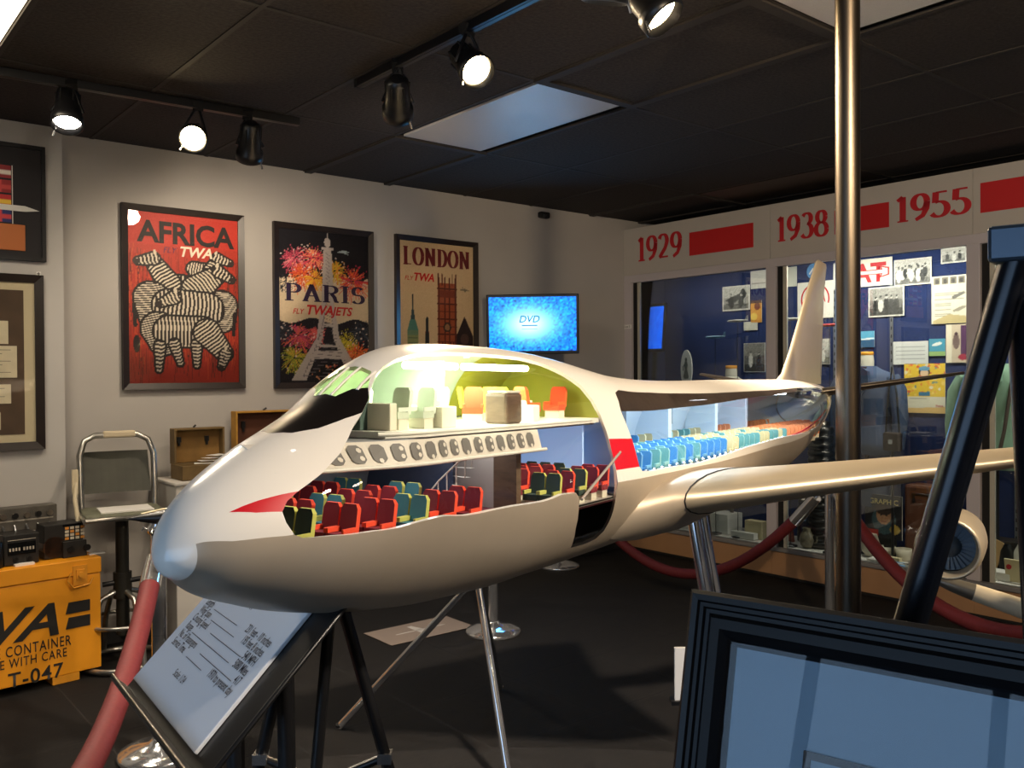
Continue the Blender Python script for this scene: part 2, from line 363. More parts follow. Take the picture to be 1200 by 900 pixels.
MB().b2((0, -.008, HB - .065), (CL, .03, HB)).build('head_rail', ALU, CASE, bev=.003)
for i, x in enumerate(XM[:-1]):
    w = .085
    MB().b2((x - (0 if i == 0 else w / 2), -.01, SILL), (x + (w if i == 0 else w / 2), .035, HB - .06)).build('mullion', ALU, CASE, bev=.004)
    x0 = x + (w if i == 0 else w / 2); x1 = XM[i + 1] - w / 2
    MB().b2((x0, .02, SILL), (x0 + .045, .032, HB - .06)).build('gasket', BLACKM, CASE)
    MB().b2((x0 + .045, .022, SILL), (x0 + .075, .04, HB - .06)).build('sliding_stile', mat('pale_stile', (200, 196, 180), .4, .3), CASE)
    MB().b2((x0, .026, SILL), (x1, .030, HB - .06)).build('pane', CASE_GLASS, CASE)
MB().b2((0, CD - .015, SILL), (CL, CD - .005, HB)).build('back_panel', BLUE, CASE)
STRIPM = mat('slotted_strip', (140, 142, 146), .4, .7)
for px in (1045.5, 1192, 979):
    x, _ = cxz(px, 400, BACK_Q - .01)
    b = MB().b2((x - .012, CD - .022, SILL + .02), (x + .012, CD - .014, HB - .05))
    for kz in range(34): b.b2((x - .004, CD - .0235, SILL + .08 + kz * .06), (x + .004, CD - .0215, SILL + .105 + kz * .06), 1)
    b.build('shelf_standard', [STRIPM, BLACKM], CASE)
MB().b2((.002, .04, SILL), (.012, CD - .015, HB)).build('side_panel', BLUE, CASE)
# lamp strip inside the case, behind the head rail
LEDM = mat('case_lamp', (255, 250, 240), .4, emit=(255, 244, 226), estr=6.0)
for a, b_ in zip(XM[:-1], XM[1:]):
    MB().b2((a + .15, .07, HB - .03), (b_ - .15, .10, HB - .012)).build('lamp_strip', LEDM, CASE)
    l = area_light('case_lamp_glow', ((a + b_) / 2, .10, HB - .035), (0, .35, -1), b_ - a - .3, .04, 9 if a > .5 else 2, (1.0, .93, .82), CASE)
# header lettering
hp = [c for c in CASE.children if c.name.startswith('header_panel')]
def year(s, px0, px1, pyb, pyt, panel):
    x0, zb = cxz(px0, pyb); x1, _ = cxz(px1, pyb); _, zt = cxz(px0, pyt); h = zt - zb
    sx = (x1 - x0) / serif_width(s, h); serif('year_number', s, h, REDINK, panel, x0, zb, -.0135, .22, .07, sx)
def bar(px0, px1, pyt, pyb, panel):
    x0, zt = cxz(px0, pyt); x1, _ = cxz(px1, pyt); _, zb = cxz(px0, pyb)
    MB().b2((x0, -.0145, zb), (x1, -.0122, zt)).build('red_bar', mat('red_vinyl', (196, 34, 36), .5), panel)
year('1929', 748, 801, 307, 279, hp[0]); bar(809, 884, 273, 300, hp[0])
year('1938', 911, 973, 284, 255, hp[1]); bar(979, 1043, 247, 275, hp[1])
year('1955', 1050, 1140, 262, 232, hp[1]); bar(1150, 1262, 215, 250, hp[2])
# case number label on the left stile
x, z = cxz(735, 383); lb = MB().b2((x - .035, -.0125, z - .018), (x + .065, -.0105, z + .018)).build('case_label', WHITE, CASE)
text('lettering', 'Case 5', .028, BLACK, lb, x - .03, z - .009, -.0135)
# ================================================================ CUTAWAY AIRLINER, one twenty-fourth of real size (numbers below in real metres)
K = 1 / 24.0; YAW = .54540858; PIT = -.01215646
PL = thing('cutaway_model_airliner', 'large white and silver cutaway model airliner with lit cabins in the middle of the room', 'model airplane', (-.3302246, .82598502, 1.19680307 + .08))
PL.rotation_euler = (0, -PIT, PI / 2 - YAW)
S_ = np.array([0, .15, .5, 1, 2, 3, 4, 5, 6, 7, 8, 9, 10, 12, 14, 16, 18, 20, 22, 24, 26, 28, 40, 44, 48, 52, 56, 60, 64, 67, 68.6])
TP_ = np.array([2.7, 3.18, 3.7, 4.16, 4.78, 5.26, 5.68, 6.16, 6.84, 7.37, 7.74, 7.87, 7.92, 7.93, 7.89, 7.77, 7.56, 7.3, 7.06, 6.92, 6.84, 6.8, 6.88, 6.9, 6.92, 6.94, 6.92, 6.81, 6.59, 6.33, 6.07])
BT_ = np.array([2.7, 2.52, 2.08, 1.69, 1.27, .91, .64, .42, .24, .09, -.04, -.12, -.18, -.29, -.31, -.34, -.35, -.36, -.35, -.34, -.32, -.31, .05, .19, .62, 1.32, 2.19, 3.16, 4.14, 4.93, 5.43])
HW_ = np.array([0, .5, .95, 1.35, 1.85, 2.2, 2.45, 2.65, 2.8, 2.92, 3.0, 3.08, 3.14, 3.22, 3.25, 3.25, 3.25, 3.25, 3.25, 3.25, 3.25, 3.25, 3.25, 3.25, 3.2, 3.0, 2.65, 2.15, 1.5, .9, .5])
BT_[1] = 2.3
T_ = np.sqrt(S_)
def herm(t, y):
    d = np.diff(y) / np.diff(T_); mm = np.concatenate([[d[0]], (d[:-1] * np.diff(T_)[1:] + d[1:] * np.diff(T_)[:-1]) / (T_[2:] - T_[:-2]), [d[-1]]])
    i = np.clip(np.searchsorted(T_, t) - 1, 0, len(T_) - 2); h = T_[i + 1] - T_[i]; u = (t - T_[i]) / h
    return (2 * u**3 - 3 * u**2 + 1) * y[i] + (u**3 - 2 * u**2 + u) * h * mm[i] + (-2 * u**3 + 3 * u**2) * y[i + 1] + (u**3 - u**2) * h * mm[i + 1]
def section(t, u):
    """t = sqrt(s); u 0..2: bottom -> port -> top(1) -> starboard -> bottom. returns lateral (+port), height"""
    t = np.asarray(t, float); u = np.asarray(u, float)
    v = np.where(u > 1, u - 2, u); tp, b, w = herm(t, TP_), herm(t, BT_), np.maximum(herm(t, HW_), 0)
    a = np.abs(v) * PI; zc = b + np.minimum(3.3, (tp - b) * .46); lo = a < PI / 2
    z = np.where(lo, zc - (zc - b) * np.cos(a), zc - (tp - zc) * np.cos(a))
    hump = np.clip((tp - zc - 3.55), 0, 1); lat = w * np.sin(a); fr = np.clip((z - zc) / (tp - zc + 1e-9), 0, 1)
    lat = lat * (1 - .10 * hump * np.sin(PI * np.minimum(fr * 1.15, 1)) * (~lo))
    return lat * np.where(u > 1, -1, 1), z
def pt(s, lat, z): return Vector((s * K, -lat * K, z * K))
def skin_pt(s, u, inset=0.0):
    t = math.sqrt(s); l, z = section(t, u); l, z = float(l), float(z)
    if inset:
        tp, b = float(herm(np.array(t), TP_)), float(herm(np.array(t), BT_)); zc = (tp + b) / 2; rr = math.hypot(l, z - zc)
        f = max(0, 1 - inset / max(rr, .01)); l, z = l * f, zc + (z - zc) * f
    return pt(s, l, z)
FRONT = [(2.03, .63), (2.21, .663), (2.53, .684), (3.21, .71), (3.98, .75), (4.39, .781), (4.79, .811), (5.24, .83), (5.59, .847), (5.99, .877), (6.37, .900), (6.82, .912), (7.34, .910), (7.89, .898), (9.02, .889), (10.33, .886), (11.62, .885), (13.73, .88), (14.94, .859), (16.04, .818), (16.86, .776), (17.29, .729), (17.56, .679), (17.7, .63), (17.68, .568), (17.56, .526), (17.42, .486), (17.4, .436), (17.45, .37), (17.45, .309), (17.15, .275), (16.35, .264), (15.22, .270), (14.6, .363), (14.4, .431), (14.28, .476), (14.05, .493), (12.99, .497), (12.44, .49), (11.82, .486), (10.1, .481), (9.17, .476), (7.77, .464), (6.72, .462), (5.56, .474), (4.36, .492), (3.43, .502), (3.06, .507), (2.43, .514), (2.21, .533), (2.06, .585)]
REAR = [(19.87, .776), (20.45, .795), (24.09, .812), (28.47, .816), (33.27, .809), (38.59, .804), (50.82, .803), (58.8, .776), (60.3, .70), (60.2, .613), (59.5, .54), (57.5, .47), (53.91, .455), (46., .505), (42.18, .517), (34.01, .518), (27.14, .505), (26.0, .502), (22.56, .512), (20.73, .512), (19.91, .516), (19.75, .53), (19.79, .597), (19.55, .7)]
FILM = [(19.87, .776), (20.45, .795), (24.09, .812), (28.47, .816), (33.27, .809), (38.59, .804), (50.82, .803), (50.0, .772), (37.34, .755), (26.75, .733), (19.55, .70)]
def mir(l): return l + [(s, 2 - u) for s, u in l[::-1] if u != 1.0]
COCK = mir([(5.3, 1.0), (5.26, .953), (5.64, .922), (5.89, .88), (6.44, .925), (6.5, .97), (6.52, 1.0)])
COCK = [(5.3, 1.0), (5.26, .953), (5.64, .922), (5.89, .88), (6.44, .925), (6.5, .97), (6.52, 1.0), (6.5, 1.03), (6.44, 1.075), (5.89, 1.12), (5.64, 1.078), (5.26, 1.047)]
BLK = [(5.3, 1.0), (5.26, .953), (5.64, .922), (5.89, .88), (5.64, .849), (5.24, .83), (4.79, .852), (4.04, .875), (3.48, .922), (3.28, .986), (3.27, 1.0), (3.28, 1.014), (3.48, 1.078), (4.04, 1.125), (4.79, 1.148), (5.24, 1.17), (5.64, 1.151), (5.89, 1.12), (5.64, 1.078), (5.26, 1.047)]
WEDGE = [(1.03, .726), (1.33, .719), (1.63, .710), (2.18, .693), (2.53, .684), (2.21, .663), (2.03, .63), (2.01, .618), (1.5, .67)]
WEDGE = [(1.03, .724), (1.33, .719), (1.63, .712), (2.18, .695), (2.53, .684), (2.21, .663), (2.03, .63), (1.5, .664)]
RBAND = [(17.72, .612), (19.78, .612), (19.75, .53), (17.60, .53)]
LINE = [(.32, .64), (.6, .59), (.93, .564), (2.03, .535), (10, .505), (17.45, .5), (24.4, .49), (39, .48), (48, .47), (56, .46), (68.6, .44)]
RAD = .36
SILV = [(RAD, -.01)] + [(RAD, .2), (RAD, .4), (RAD, .62)] + LINE[1:] + [(68.7, -.01)]
def dens(poly, n=3):
    out = []
    for i, (s, u) in enumerate(poly):
        s2, u2 = poly[(i + 1) % len(poly)]; t0, t1 = math.sqrt(max(s, 0)), math.sqrt(max(s2, 0))
        m_ = max(1, min(40, int(max(abs(t1 - t0) / .04, abs(u2 - u) / .03))))
        out += [(t0 + (t1 - t0) * j / m_, u + (u2 - u) * j / m_) for j in range(m_)]
    return out
SILVP = [(max(0, min(math.sqrt(68.6), t)), max(0, u)) for t, u in dens(SILV)]
POLYS = {'rear': dens(REAR), 'film': dens(FILM), 'front': dens(FRONT), 'cock': dens(COCK), 'black': dens(BLK), 'wedge': dens(WEDGE), 'wedge2': [(t, 2 - u) for t, u in dens(WEDGE)], 'band': dens(RBAND), 'silver': SILVP, 'silver2': [(t, 2 - u) for t, u in SILVP]}
def inpoly(px, py, poly):
    c = np.zeros(px.shape, bool); n = len(poly)
    for i in range(n):
        (x0, y0), (x1, y1) = poly[i], poly[(i + 1) % n]
        if y0 == y1: continue
        c ^= ((y0 > py) != (y1 > py)) & (px < (x1 - x0) * (py - y0) / (y1 - y0) + x0)
    return c
TM = math.sqrt(68.6)
tg = np.concatenate([np.concatenate([[.002], np.linspace(0.02, 2.2, 64)]), np.linspace(2.235, TM, 150)]); ug = np.linspace(0, 2, 97)
TT, UU = np.meshgrid(tg, ug, indexing='ij'); P2 = [Vector((a, b)) for a, b in zip(TT.ravel(), UU.ravel())]
ED = []
for nm, po in POLYS.items():
    n0 = len(P2); P2 += [Vector(p) for p in po]; ED += [(n0 + i, n0 + (i + 1) % len(po)) for i in range(len(po))]
vo, _, fo, *_ = delaunay_2d_cdt(P2, ED, [], 0, 1e-5)
V2 = np.array([[v.x, v.y] for v in vo]); F2 = np.array([f for f in fo if len(f) == 3])
CEN = V2[F2].mean(1); area2 = np.abs(np.cross(V2[F2[:, 1]] - V2[F2[:, 0]], V2[F2[:, 2]] - V2[F2[:, 0]])); keep = area2 > 1e-9
F2, CEN = F2[keep], CEN[keep]
reg = np.full(len(F2), 'white', dtype=object)
for nm in ('silver', 'silver2', 'wedge', 'wedge2', 'black', 'cock', 'front', 'rear', 'film', 'band'):
    reg[inpoly(CEN[:, 0], CEN[:, 1], POLYS[nm])] = nm
reg[reg == 'silver2'] = 'silver'
LAT, ZZ = section(V2[:, 0], V2[:, 1]); XYZ = np.stack([V2[:, 0] ** 2 * K, -LAT * K, ZZ * K], -1)
PWHITE = mat('model_white_paint', (238, 232, 222), .28, coat=.5, noise=.02, scale=3)
PSILV = mat('model_silver_paint', (190, 176, 157), .38, .45, noise=.08, scale=5)
PBLK = mat('model_anti_glare_black', (22, 18, 17), .3); PRED = mat('model_red_paint', (206, 16, 34), .35)
PFILM = mat('model_dark_strip', (64, 54, 48), .3, .3, noise=.3, scale=18, bump=.3)
NRM = np.zeros_like(XYZ)
_fn = np.cross(XYZ[F2[:, 1]] - XYZ[F2[:, 0]], XYZ[F2[:, 2]] - XYZ[F2[:, 0]])
for _k in range(3): np.add.at(NRM, F2[:, _k], _fn)
# the belly seam (u = 0 and u = 2) shares one normal
NRM[V2[:, 1] < 1e-6, 1] = 0; NRM[V2[:, 1] > 2 - 1e-6, 1] = 0
_c = XYZ.copy(); _c[:, 1] = 0; _c[:, 2] = .14; _sg = np.sign(((XYZ - _c) * NRM).sum()); NRM *= _sg if _sg else 1
NRM /= np.maximum(np.linalg.norm(NRM, axis=1, keepdims=True), 1e-12)
def region(names, name, m):
    idx = np.isin(reg, names); f = F2[idx]; us, inv = np.unique(f, return_inverse=True); vs = XYZ[us]; fs = inv.reshape(-1, 3)
    if _sg < 0: fs = fs[:, ::-1]
    me = bpy.data.meshes.new(name); me.from_pydata(vs.tolist(), [], fs.tolist()); me.materials.append(m)
    me.polygons.foreach_set('use_smooth', [True] * len(me.polygons)); me.normals_split_custom_set_from_vertices(NRM[us].tolist())
    return link(name, me, PL)
region(['white'], 'fuselage_upper_shell', PWHITE); region(['silver'], 'fuselage_lower_shell', PSILV); region(['black'], 'anti_glare_panel', PBLK)
region(['wedge'], 'nose_flash', PRED)['label'] = 'red pointed flash on the nose'; region(['wedge2'], 'nose_flash', PRED); region(['band'], 'red_band', PRED); region(['film'], 'dark_window_strip', PFILM)
region(['front'], 'forward_cutaway_window', ACRYL); region(['rear', ], 'rear_cutaway_window', ACRYL); region(['cock'], 'windshield', glass_mat('windshield_glass', (225, 240, 200), 1.4))
# thickness of the moulded shell, seen along the cut edges
def skin_tu(t, u, inset): return skin_pt(max(t * t, 1e-6), u, inset)
for nm_, po_ in (('forward_window_rim', POLYS['front']), ('rear_window_rim', POLYS['rear']), ('windshield_rim', POLYS['cock'])):
    MB().loft([[skin_tu(t_, u_, .0), skin_tu(t_, u_, .11)] for t_, u_ in po_ + po_[:1]], closed=False, cap=False).build(nm_, PWHITE, PL)
# windshield posts
for u0, u1 in ((.975, .975), (1.025, 1.025), (.905, .915)):
    MB().tube([skin_pt(5.28 if abs(u0 - 1) < .05 else 5.68, u0, .02), skin_pt(5.95, (u0 + u1) / 2, .02), skin_pt(6.5, u1, .02)], .0022, 6).build('windshield_post', PWHITE, PL)
# ---------------------------------------------------------------- lifting surfaces
def foil(s0, chord, lat, z, th, n=14, vert=False):
    out = []
    for i in range(2 * n):
        q = i / n if i <= n else 2 - i / n; x = q * q if q < 1 else 1; x = (1 - math.cos(PI * q)) / 2
        yt = th / .6 * (.2969 * math.sqrt(max(x, 0)) - .126 * x - .3516 * x * x + .2843 * x**3 - .1036 * x**4) * .6 * 5 / 1.0 * .5 * 2 / 5 * 1.67 * .6
        yt = th * 5 * (.2969 * math.sqrt(max(x, 0)) - .126 * x - .3516 * x * x + .2843 * x**3 - .1036 * x**4)
        sg = 1 if i <= n else -1
        out.append(pt(s0 + x * chord, lat + (sg * yt if vert else 0), z + (0 if vert else sg * yt)))
    return out
WS0, WZ0 = 21.95, 1.80
def wing_rings(side):
    rg = []
    for lat in (4.2, 5.5, 7, 9, 11, 13, 16, 19, 22, 25, 28, 29.5, 29.9):
        s0 = WS0 + .87 * (lat - 4.2); e = (lat - 4.2) / 25.7; ch = 15 * (1 - e) ** 1.25 * .72 + 4.1; th = 1.75 * math.exp(-.062 * (lat - 4.2))
        if lat > 29: s0 += (lat - 29) * .8; ch -= (lat - 29) * 1.4; th *= .5
        rg.append(foil(s0, ch, side * lat, WZ0 + .122 * (lat - 4.2), th))
    return rg
PWING = mat('model_wing_silver', (188, 174, 150), .44, .6, noise=.06, scale=4)
def nacelle(side, lat, s, z, rad=1.25):
    # engine: cowl, intake lip, fan with blades, spinner, tail cone, pylon
    c = pt(s, side * lat, z); kk = K * rad / 1.25
    en = MB().lathe([(.0, 0), (1.02, 0), (1.08, -.02), (1.2, -.55), (1.26, -.75), (1.36, -.6), (1.42, .2), (1.42, 2.2), (1.3, 3.6), (1.05, 4.4), (.98, 4.4), (.9, 4.2)][2:], (0, 0, 0), 36, 0, 'x', False)
    en.v = [tuple(c + Vector(v) * kk) for v in en.v]; e = en.build('engine_cowl', PWING, PL)
    b = MB().lathe([(1.1, .35), (0.02, .36)], n=36, axis='x', cap=False)
    for i in range(28):
        a = 2 * PI * i / 28; r0, r1 = Vector((0, math.cos(a), math.sin(a))), Vector((0, math.cos(a + .16), math.sin(a + .16)))
        b.add([r0 * .45 + Vector((.2, 0, 0)), r1 * .45 + Vector((.25, 0, 0)), r1 * 1.08 + Vector((.28, 0, 0)), r0 * 1.08 + Vector((.2, 0, 0))], [(0, 1, 2, 3)])
    b.v = [tuple(c + Vector(v) * kk) for v in b.v]; b.build('fan', mat('fan_blades', (104, 120, 138), .5, .2), e)
    b = MB().lathe([(.01, -.28), (.2, -.22), (.38, -.05), (.5, .2), (.52, .34)], n=24, axis='x'); b.v = [tuple(c + Vector(v) * kk) for v in b.v]; b.build('spinner', mat('spinner_grey', (84, 96, 108), .35, .4), e)
    b = MB().lathe([(.85, 3.8), (.7, 4.8), (.45, 5.6), (.05, 6.6)], n=20, axis='x'); b.v = [tuple(c + Vector(v) * kk) for v in b.v]; b.build('exhaust_cone', PSILV, e)
    wz = WZ0 + .122 * (lat - 4.2) + .1; ws = WS0 + .87 * (lat - 4.2)
    rg = [foil(s + .9, 5.0, side * lat, z + 1.3 * rad / 1.25, .07 * 5, 10, True), foil(ws + .2, 5.5, side * lat, wz, .07 * 5, 10, True)]
    for r_ in rg:
        for p in r_: pass
    MB().loft([[Vector((p.x, -side * lat * K + (p.y + side * lat * K) * .35, p.z)) for p in r_] for r_ in rg]).build('pylon', PSILV, e)
for side in (1, -1):
    MB().loft(wing_rings(side)).build('wing', PWING, PL)
    # root fairing blending into the belly
    rg = []
    for lat, g, zz in ((2.2, 2.6, 1.3), (3.0, 2.5, 1.45), (3.5, 2.2, 1.62), (3.9, 1.95, 1.74), (4.18, 1.80, 1.80)):
        rg.append(foil(WS0 - 2.2 * (4.2 - lat) * .9, 15 + (4.2 - lat) * 2.2, side * lat, zz, g))
    MB().loft(rg).build('wing_root_fairing', PSILV, PL)
    MB().loft([foil(WS0 - .03, 14.95, side * 4.17, WZ0, 1.83), foil(WS0 - .03, 14.95, side * 4.23, WZ0, 1.83)]).build('wing_joint', BLACKM, PL)
    for lat, s, z, rd in ((13.6, 26.3, .15, 1.12), (21.2, 33.5, .9, 1.12)): nacelle(side, lat, s, z, rd)
    rg = [foil(58.5 + .78 * l, 8.5 - 5.6 * (l / 11.1), side * l, 5.75 + .16 * l, .75 - .045 * l) for l in (.3, 3, 6, 9, 11)]
    MB().loft(rg + [foil(58.5 + .78 * 11.1 + .4, 2.2, side * 11.15, 5.75 + .16 * 11.1, .08)]).build('stabilizer', STEEL, PL)
rg = [foil(51.5, 15.5, 0, 6.6, .8, 14, True), foil(53.9, 13.2, 0, 7.4, .72, 14, True), foil(56.0, 11.3, 0, 9, .66, 14, True), foil(62.2, 6.0, 0, 14.6, .5, 14, True), foil(65.0, 4.2, 0, 17.0, .36, 14, True), foil(65.6, 3.4, 0, 17.25, .12, 14, True)]
fin = MB().loft(rg).build('tail_fin', mat('fin_silver', (222, 208, 184), .25, .45, noise=.05, scale=5), PL)
MB().tube([pt(65.2, 0, 17.0), pt(66.2, 0, 14), pt(66.6, 0, 7.2)], .0025, 8).build('rudder_hinge', CHROME, fin)
# ---------------------------------------------------------------- cabins
PFLOOR = mat('model_deck_white', (226, 224, 214), .5); PGREY = mat('model_panel_grey', (188, 182, 174), .5)
MINT = mat('cabin_lining_mint', (172, 186, 166), .6); OLIVE = mat('cabin_lining_olive', (150, 152, 44), .6); SLATE = mat('cabin_lining_slate', (120, 130, 138), .6)
ICE = mat('cabin_lining_ice', (196, 214, 230), .4); DKBLUE = mat('cabin_panel_blue', (52, 62, 84), .5); CARPET = mat('cabin_carpet', (104, 44, 58), .9)
BROWNP = mat('cabin_wood', (104, 84, 66), .5, noise=.25, scale=40, stretch=(1, 1, 4)); CREAMP = mat('cabin_cream', (222, 216, 196), .6)
def halfw(s, z):
    us = np.linspace(0, 1, 200); l, zz = section(np.full(200, math.sqrt(s)), us); return float(np.interp(z, zz, l))
def deck(name, s0, s1, z, th, m, lmin=None, lmax=None, inset=.12, n=30):
    a, b = [], []
    for i in range(n + 1):
        s = s0 + (s1 - s0) * i / n; w = max(.05, min(halfw(s, z), halfw(s, z - th)) - inset)
        a.append((s, min(w, lmax) if lmax is not None else w)); b.append((s, max(-w, lmin) if lmin is not None else -w))
    o = a + b[::-1]; nn = len(o); vs = [pt(s, l, z) for s, l in o] + [pt(s, l, z - th) for s, l in o]
    fs = [(i, i + 1, 2 * n - i, 2 * n + 1 - i) for i in range(n)] + [(nn + i, nn + 2 * n + 1 - i, nn + 2 * n - i, nn + i + 1) for i in range(n)]
    fs += [(i, (i + 1) % nn, nn + (i + 1) % nn, nn + i) for i in range(nn)]
    return MB().add(vs, fs).build(name, m, PL)
MFZ, UFZ = 2.42, 5.35
deck('upper_deck_floor', 5.5, 17.6, UFZ, .18, PFLOOR); deck('main_deck_floor', 2.0, 17.6, MFZ, .16, CARPET); deck('rear_deck_floor', 18.2, 60.5, MFZ + .25, .16, mat('rear_carpet', (92, 112, 140), .9))
deck('sill_ledge', 13.8, 17.5, 2.45, .12, PGREY, 1.6)
def lining(name, s0, s1, z0, z1, m, both=False, n=26, port_from=None):
    rows = []
    for i in range(n + 1):
        s = s0 + (s1 - s0) * i / n; us = np.linspace(1 if port_from is None else port_from, 2, 60); l, z = section(np.full(60, math.sqrt(s)), us)
        pr = [(float(a), float(b)) for a, b in zip(l, z) if z0 <= b <= z1]
        if len(pr) < 3: pr = [(float(l[k]), float(z[k])) for k in (10, 12, 14)]
        idx = np.linspace(0, len(pr) - 1, 14).astype(int)
        tp, bb = float(herm(np.array(math.sqrt(s)), TP_)), float(herm(np.array(math.sqrt(s)), BT_)); zc = (tp + bb) / 2
        rows.append([pt(s, pr[k][0] * .965, zc + (pr[k][1] - zc) * .97) for k in idx])
    return MB().loft(rows, closed=False, cap=False).build(name, m, PL)
lining('upper_cabin_lining', 6.5, 14.4, UFZ, 9, MINT, port_from=.93); lining('lounge_lining', 14.4, 17.6, UFZ, 9, OLIVE, port_from=.93)
lining('main_cabin_lining', 2.6, 17.6, MFZ, UFZ - .2, SLATE); lining('rear_cabin_lining', 18.4, 60, MFZ + .2, 6.4, ICE)
deck('main_cabin_ceiling', 4.2, 17.6, UFZ - .2, .06, mat('cabin_ceiling_grey', (150, 152, 156), .5), lmax=2.2); deck('rear_cabin_ceiling', 18.4, 59, 6.15, .06, PFLOOR, inset=.2)
def sbox(name, s0, s1, l0, l1, z0, z1, m, bev=.0012, parent=None):
    return MB().b2((s0 * K, -l1 * K, z0 * K), (s1 * K, -l0 * K, z1 * K)).build(name, m, parent or PL, bev=bev)
# cross bulkheads (cut to the section outline)
def bulkhead(name, s, z0, z1, m, l0=-9, l1=9, th=.12):
    zs = np.linspace(z0, z1, 14); out = []
    for z in zs: out.append((min(l1, halfw(s, z) - .1), z))
    for z in zs[::-1]: out.append((max(l0, -halfw(s, z) + .1), z))
    n = len(out); vs = [pt(s, l, z) for l, z in out] + [pt(s + th, l, z) for l, z in out]
    return MB().add(vs, [tuple(range(n)), tuple(range(2 * n - 1, n - 1, -1))] + [(i, (i + 1) % n, n + (i + 1) % n, n + i) for i in range(n)]).build(name, m, PL)
bulkhead('aft_bulkhead', 18.3, MFZ, 7.2, ICE); bulkhead('upper_rear_bulkhead', 17.45, UFZ, 7.4, OLIVE); bulkhead('tail_bulkhead', 60.2, 3.4, 6.4, ICE)
bulkhead('cabin_partition', 10.55, MFZ, UFZ - .25, DKBLUE, -3, .6); bulkhead('galley_wall', 12.5, MFZ, UFZ - .25, PGREY, -3, 1.7)
bulkhead('galley_side', 12.35, MFZ, UFZ - .25, BROWNP, 1.0, 1.9, .3); bulkhead('blue_glow_wall', 17.2, MFZ, UFZ - .25, mat('blue_glow_panel', (176, 206, 240), .4, emit=(150, 190, 250), estr=.25), -3, 1.9)  # pale blue wall glows by itself, standing in for a blue-lit opening
bulkhead('lounge_divider', 9.6, UFZ, 7.35, MINT, -3.2, .9, .06)
for s in (26.5, 33.5, 41.5, 48): bulkhead('rear_partition', s, MFZ + .25, 6.1, ICE, -3, -1.0, .5)
for i, s in enumerate((22, 24.5, 29.5, 36.5, 44.5, 52)): sbox('wall_panel', s, s + 1.6, -halfw(s, 5) + .16, -halfw(s, 5) + .24, 4.2, 5.4, mat('panel_dark', (84, 96, 112), .4))
# band of seat-plan pictograms along the upper deck edge
def band_pt(s, z, off=.0): return pt(s, halfw(s, z) - .13 + off, z)
bz0, bz1 = 4.52, 5.12; rows = [[band_pt(s, bz0), band_pt(s, bz1)] for s in np.linspace(2.45, 12.7, 40)]; rows2 = [[p + Vector((0, .003, 0)) for p in r_] for r_ in rows]
b = MB(); b.loft([[r_[0], r_[1], q_[1], q_[0]] for r_, q_ in zip(rows, rows2)], smooth=False); bandob = b.build('seat_plan_band', mat('band_white', (214, 206, 194), .5), PL)
ICON = mat('icon_grey', (112, 108, 104), .6); sI = 3.1; n_i = 0
while sI < 12.3:
    w = .40; b = MB(); rr = .1
    out = [(sI + rr, bz0 + .07), (sI + w - rr, bz0 + .07), (sI + w, bz0 + .16), (sI + w, bz1 - .16), (sI + w - rr, bz1 - .07), (sI + rr, bz1 - .07), (sI, bz1 - .16), (sI, bz0 + .16)]
    b.add([band_pt(s, z, .02) for s, z in out], [tuple(range(8))])
    spots = [(.28, .40), (.28, .20)] if n_i % 3 else [(.2, .12)]
    for fx, fz in spots:
        cs, cz = sI + fx * 1.0, bz0 + fz
        b.add([band_pt(cs + .07 * math.cos(R(60 * a)), cz + .065 * math.sin(R(60 * a)), .035) for a in range(6)], [tuple(range(6))], 1)
    b.build('seat_plan_icon', [ICON, mat('band_white'), ], bandob); sI += .585; n_i += 1
deckrim = [[band_pt(s, UFZ - .02, .06), band_pt(s, UFZ + .02, -.2)] for s in np.linspace(3.0, 17.3, 30)]
MB().tube([band_pt(s, UFZ - .06, -.02) for s in np.linspace(5.3, 17.0, 40)], .0022, 6).build('deck_edge_trim', PFLOOR, PL)
MB().tube([band_pt(s, bz0 - .05, .04) for s in np.linspace(2.3, 12.9, 40)], .0024, 6).build('band_ledge', PFLOOR, PL)
# seats (facing the nose, -x): front fabric, bright shell edge, white foot
def seat_mesh(name, front, side, w=.56, h=1.18):
    b = MB(); yy = w / 2
    prof = [(.06, .38), (.52, .34), (.62, .42), (.62, .50), (.12, .52)]
    b.add([(x * K, sgn * yy * K, z * K) for sgn in (-1, 1) for x, z in [(0, .30), (.52, .30), (.52, .48), (0, .50)]], [(0, 1, 2, 3)[::-1], (4, 5, 6, 7), (0, 4, 5, 1), (1, 5, 6, 2), (2, 6, 7, 3), (3, 7, 4, 0)], 0)
    f = [(.46, .42), (.58, h - .12), (.60, h)]; r_ = [(.60, .42), (.72, h - .12), (.70, h)]
    ws = [yy, yy * .96, yy * .72]
    vs = [(x * K, -q * K, z * K) for (x, z), q in zip(f, ws)] + [(x * K, q * K, z * K) for (x, z), q in zip(f, ws)] + [(x * K, -q * K, z * K) for (x, z), q in zip(r_, ws)] + [(x * K, q * K, z * K) for (x, z), q in zip(r_, ws)]
    b.add(vs, [(0, 3, 4, 1), (1, 4, 5, 2)], 0); b.add(vs, [(6, 7, 10, 9), (7, 8, 11, 10), (2, 5, 11, 8), (0, 1, 7, 6), (1, 2, 8, 7), (3, 9, 10, 4), (4, 10, 11, 5)], 1)
    for sgn in (-1, 1): b.box((.28 * K, sgn * (yy - .02) * K, .56 * K), (.5 * K, .07 * K, .12 * K), 1)
    b.box((.3 * K, 0, .15 * K), (.42 * K, w * .9 * K, .3 * K), 2)
    return b.mesh(name, [front, side, CREAMP])
def fab(n, c): return mat('seat_' + n, c, .8)
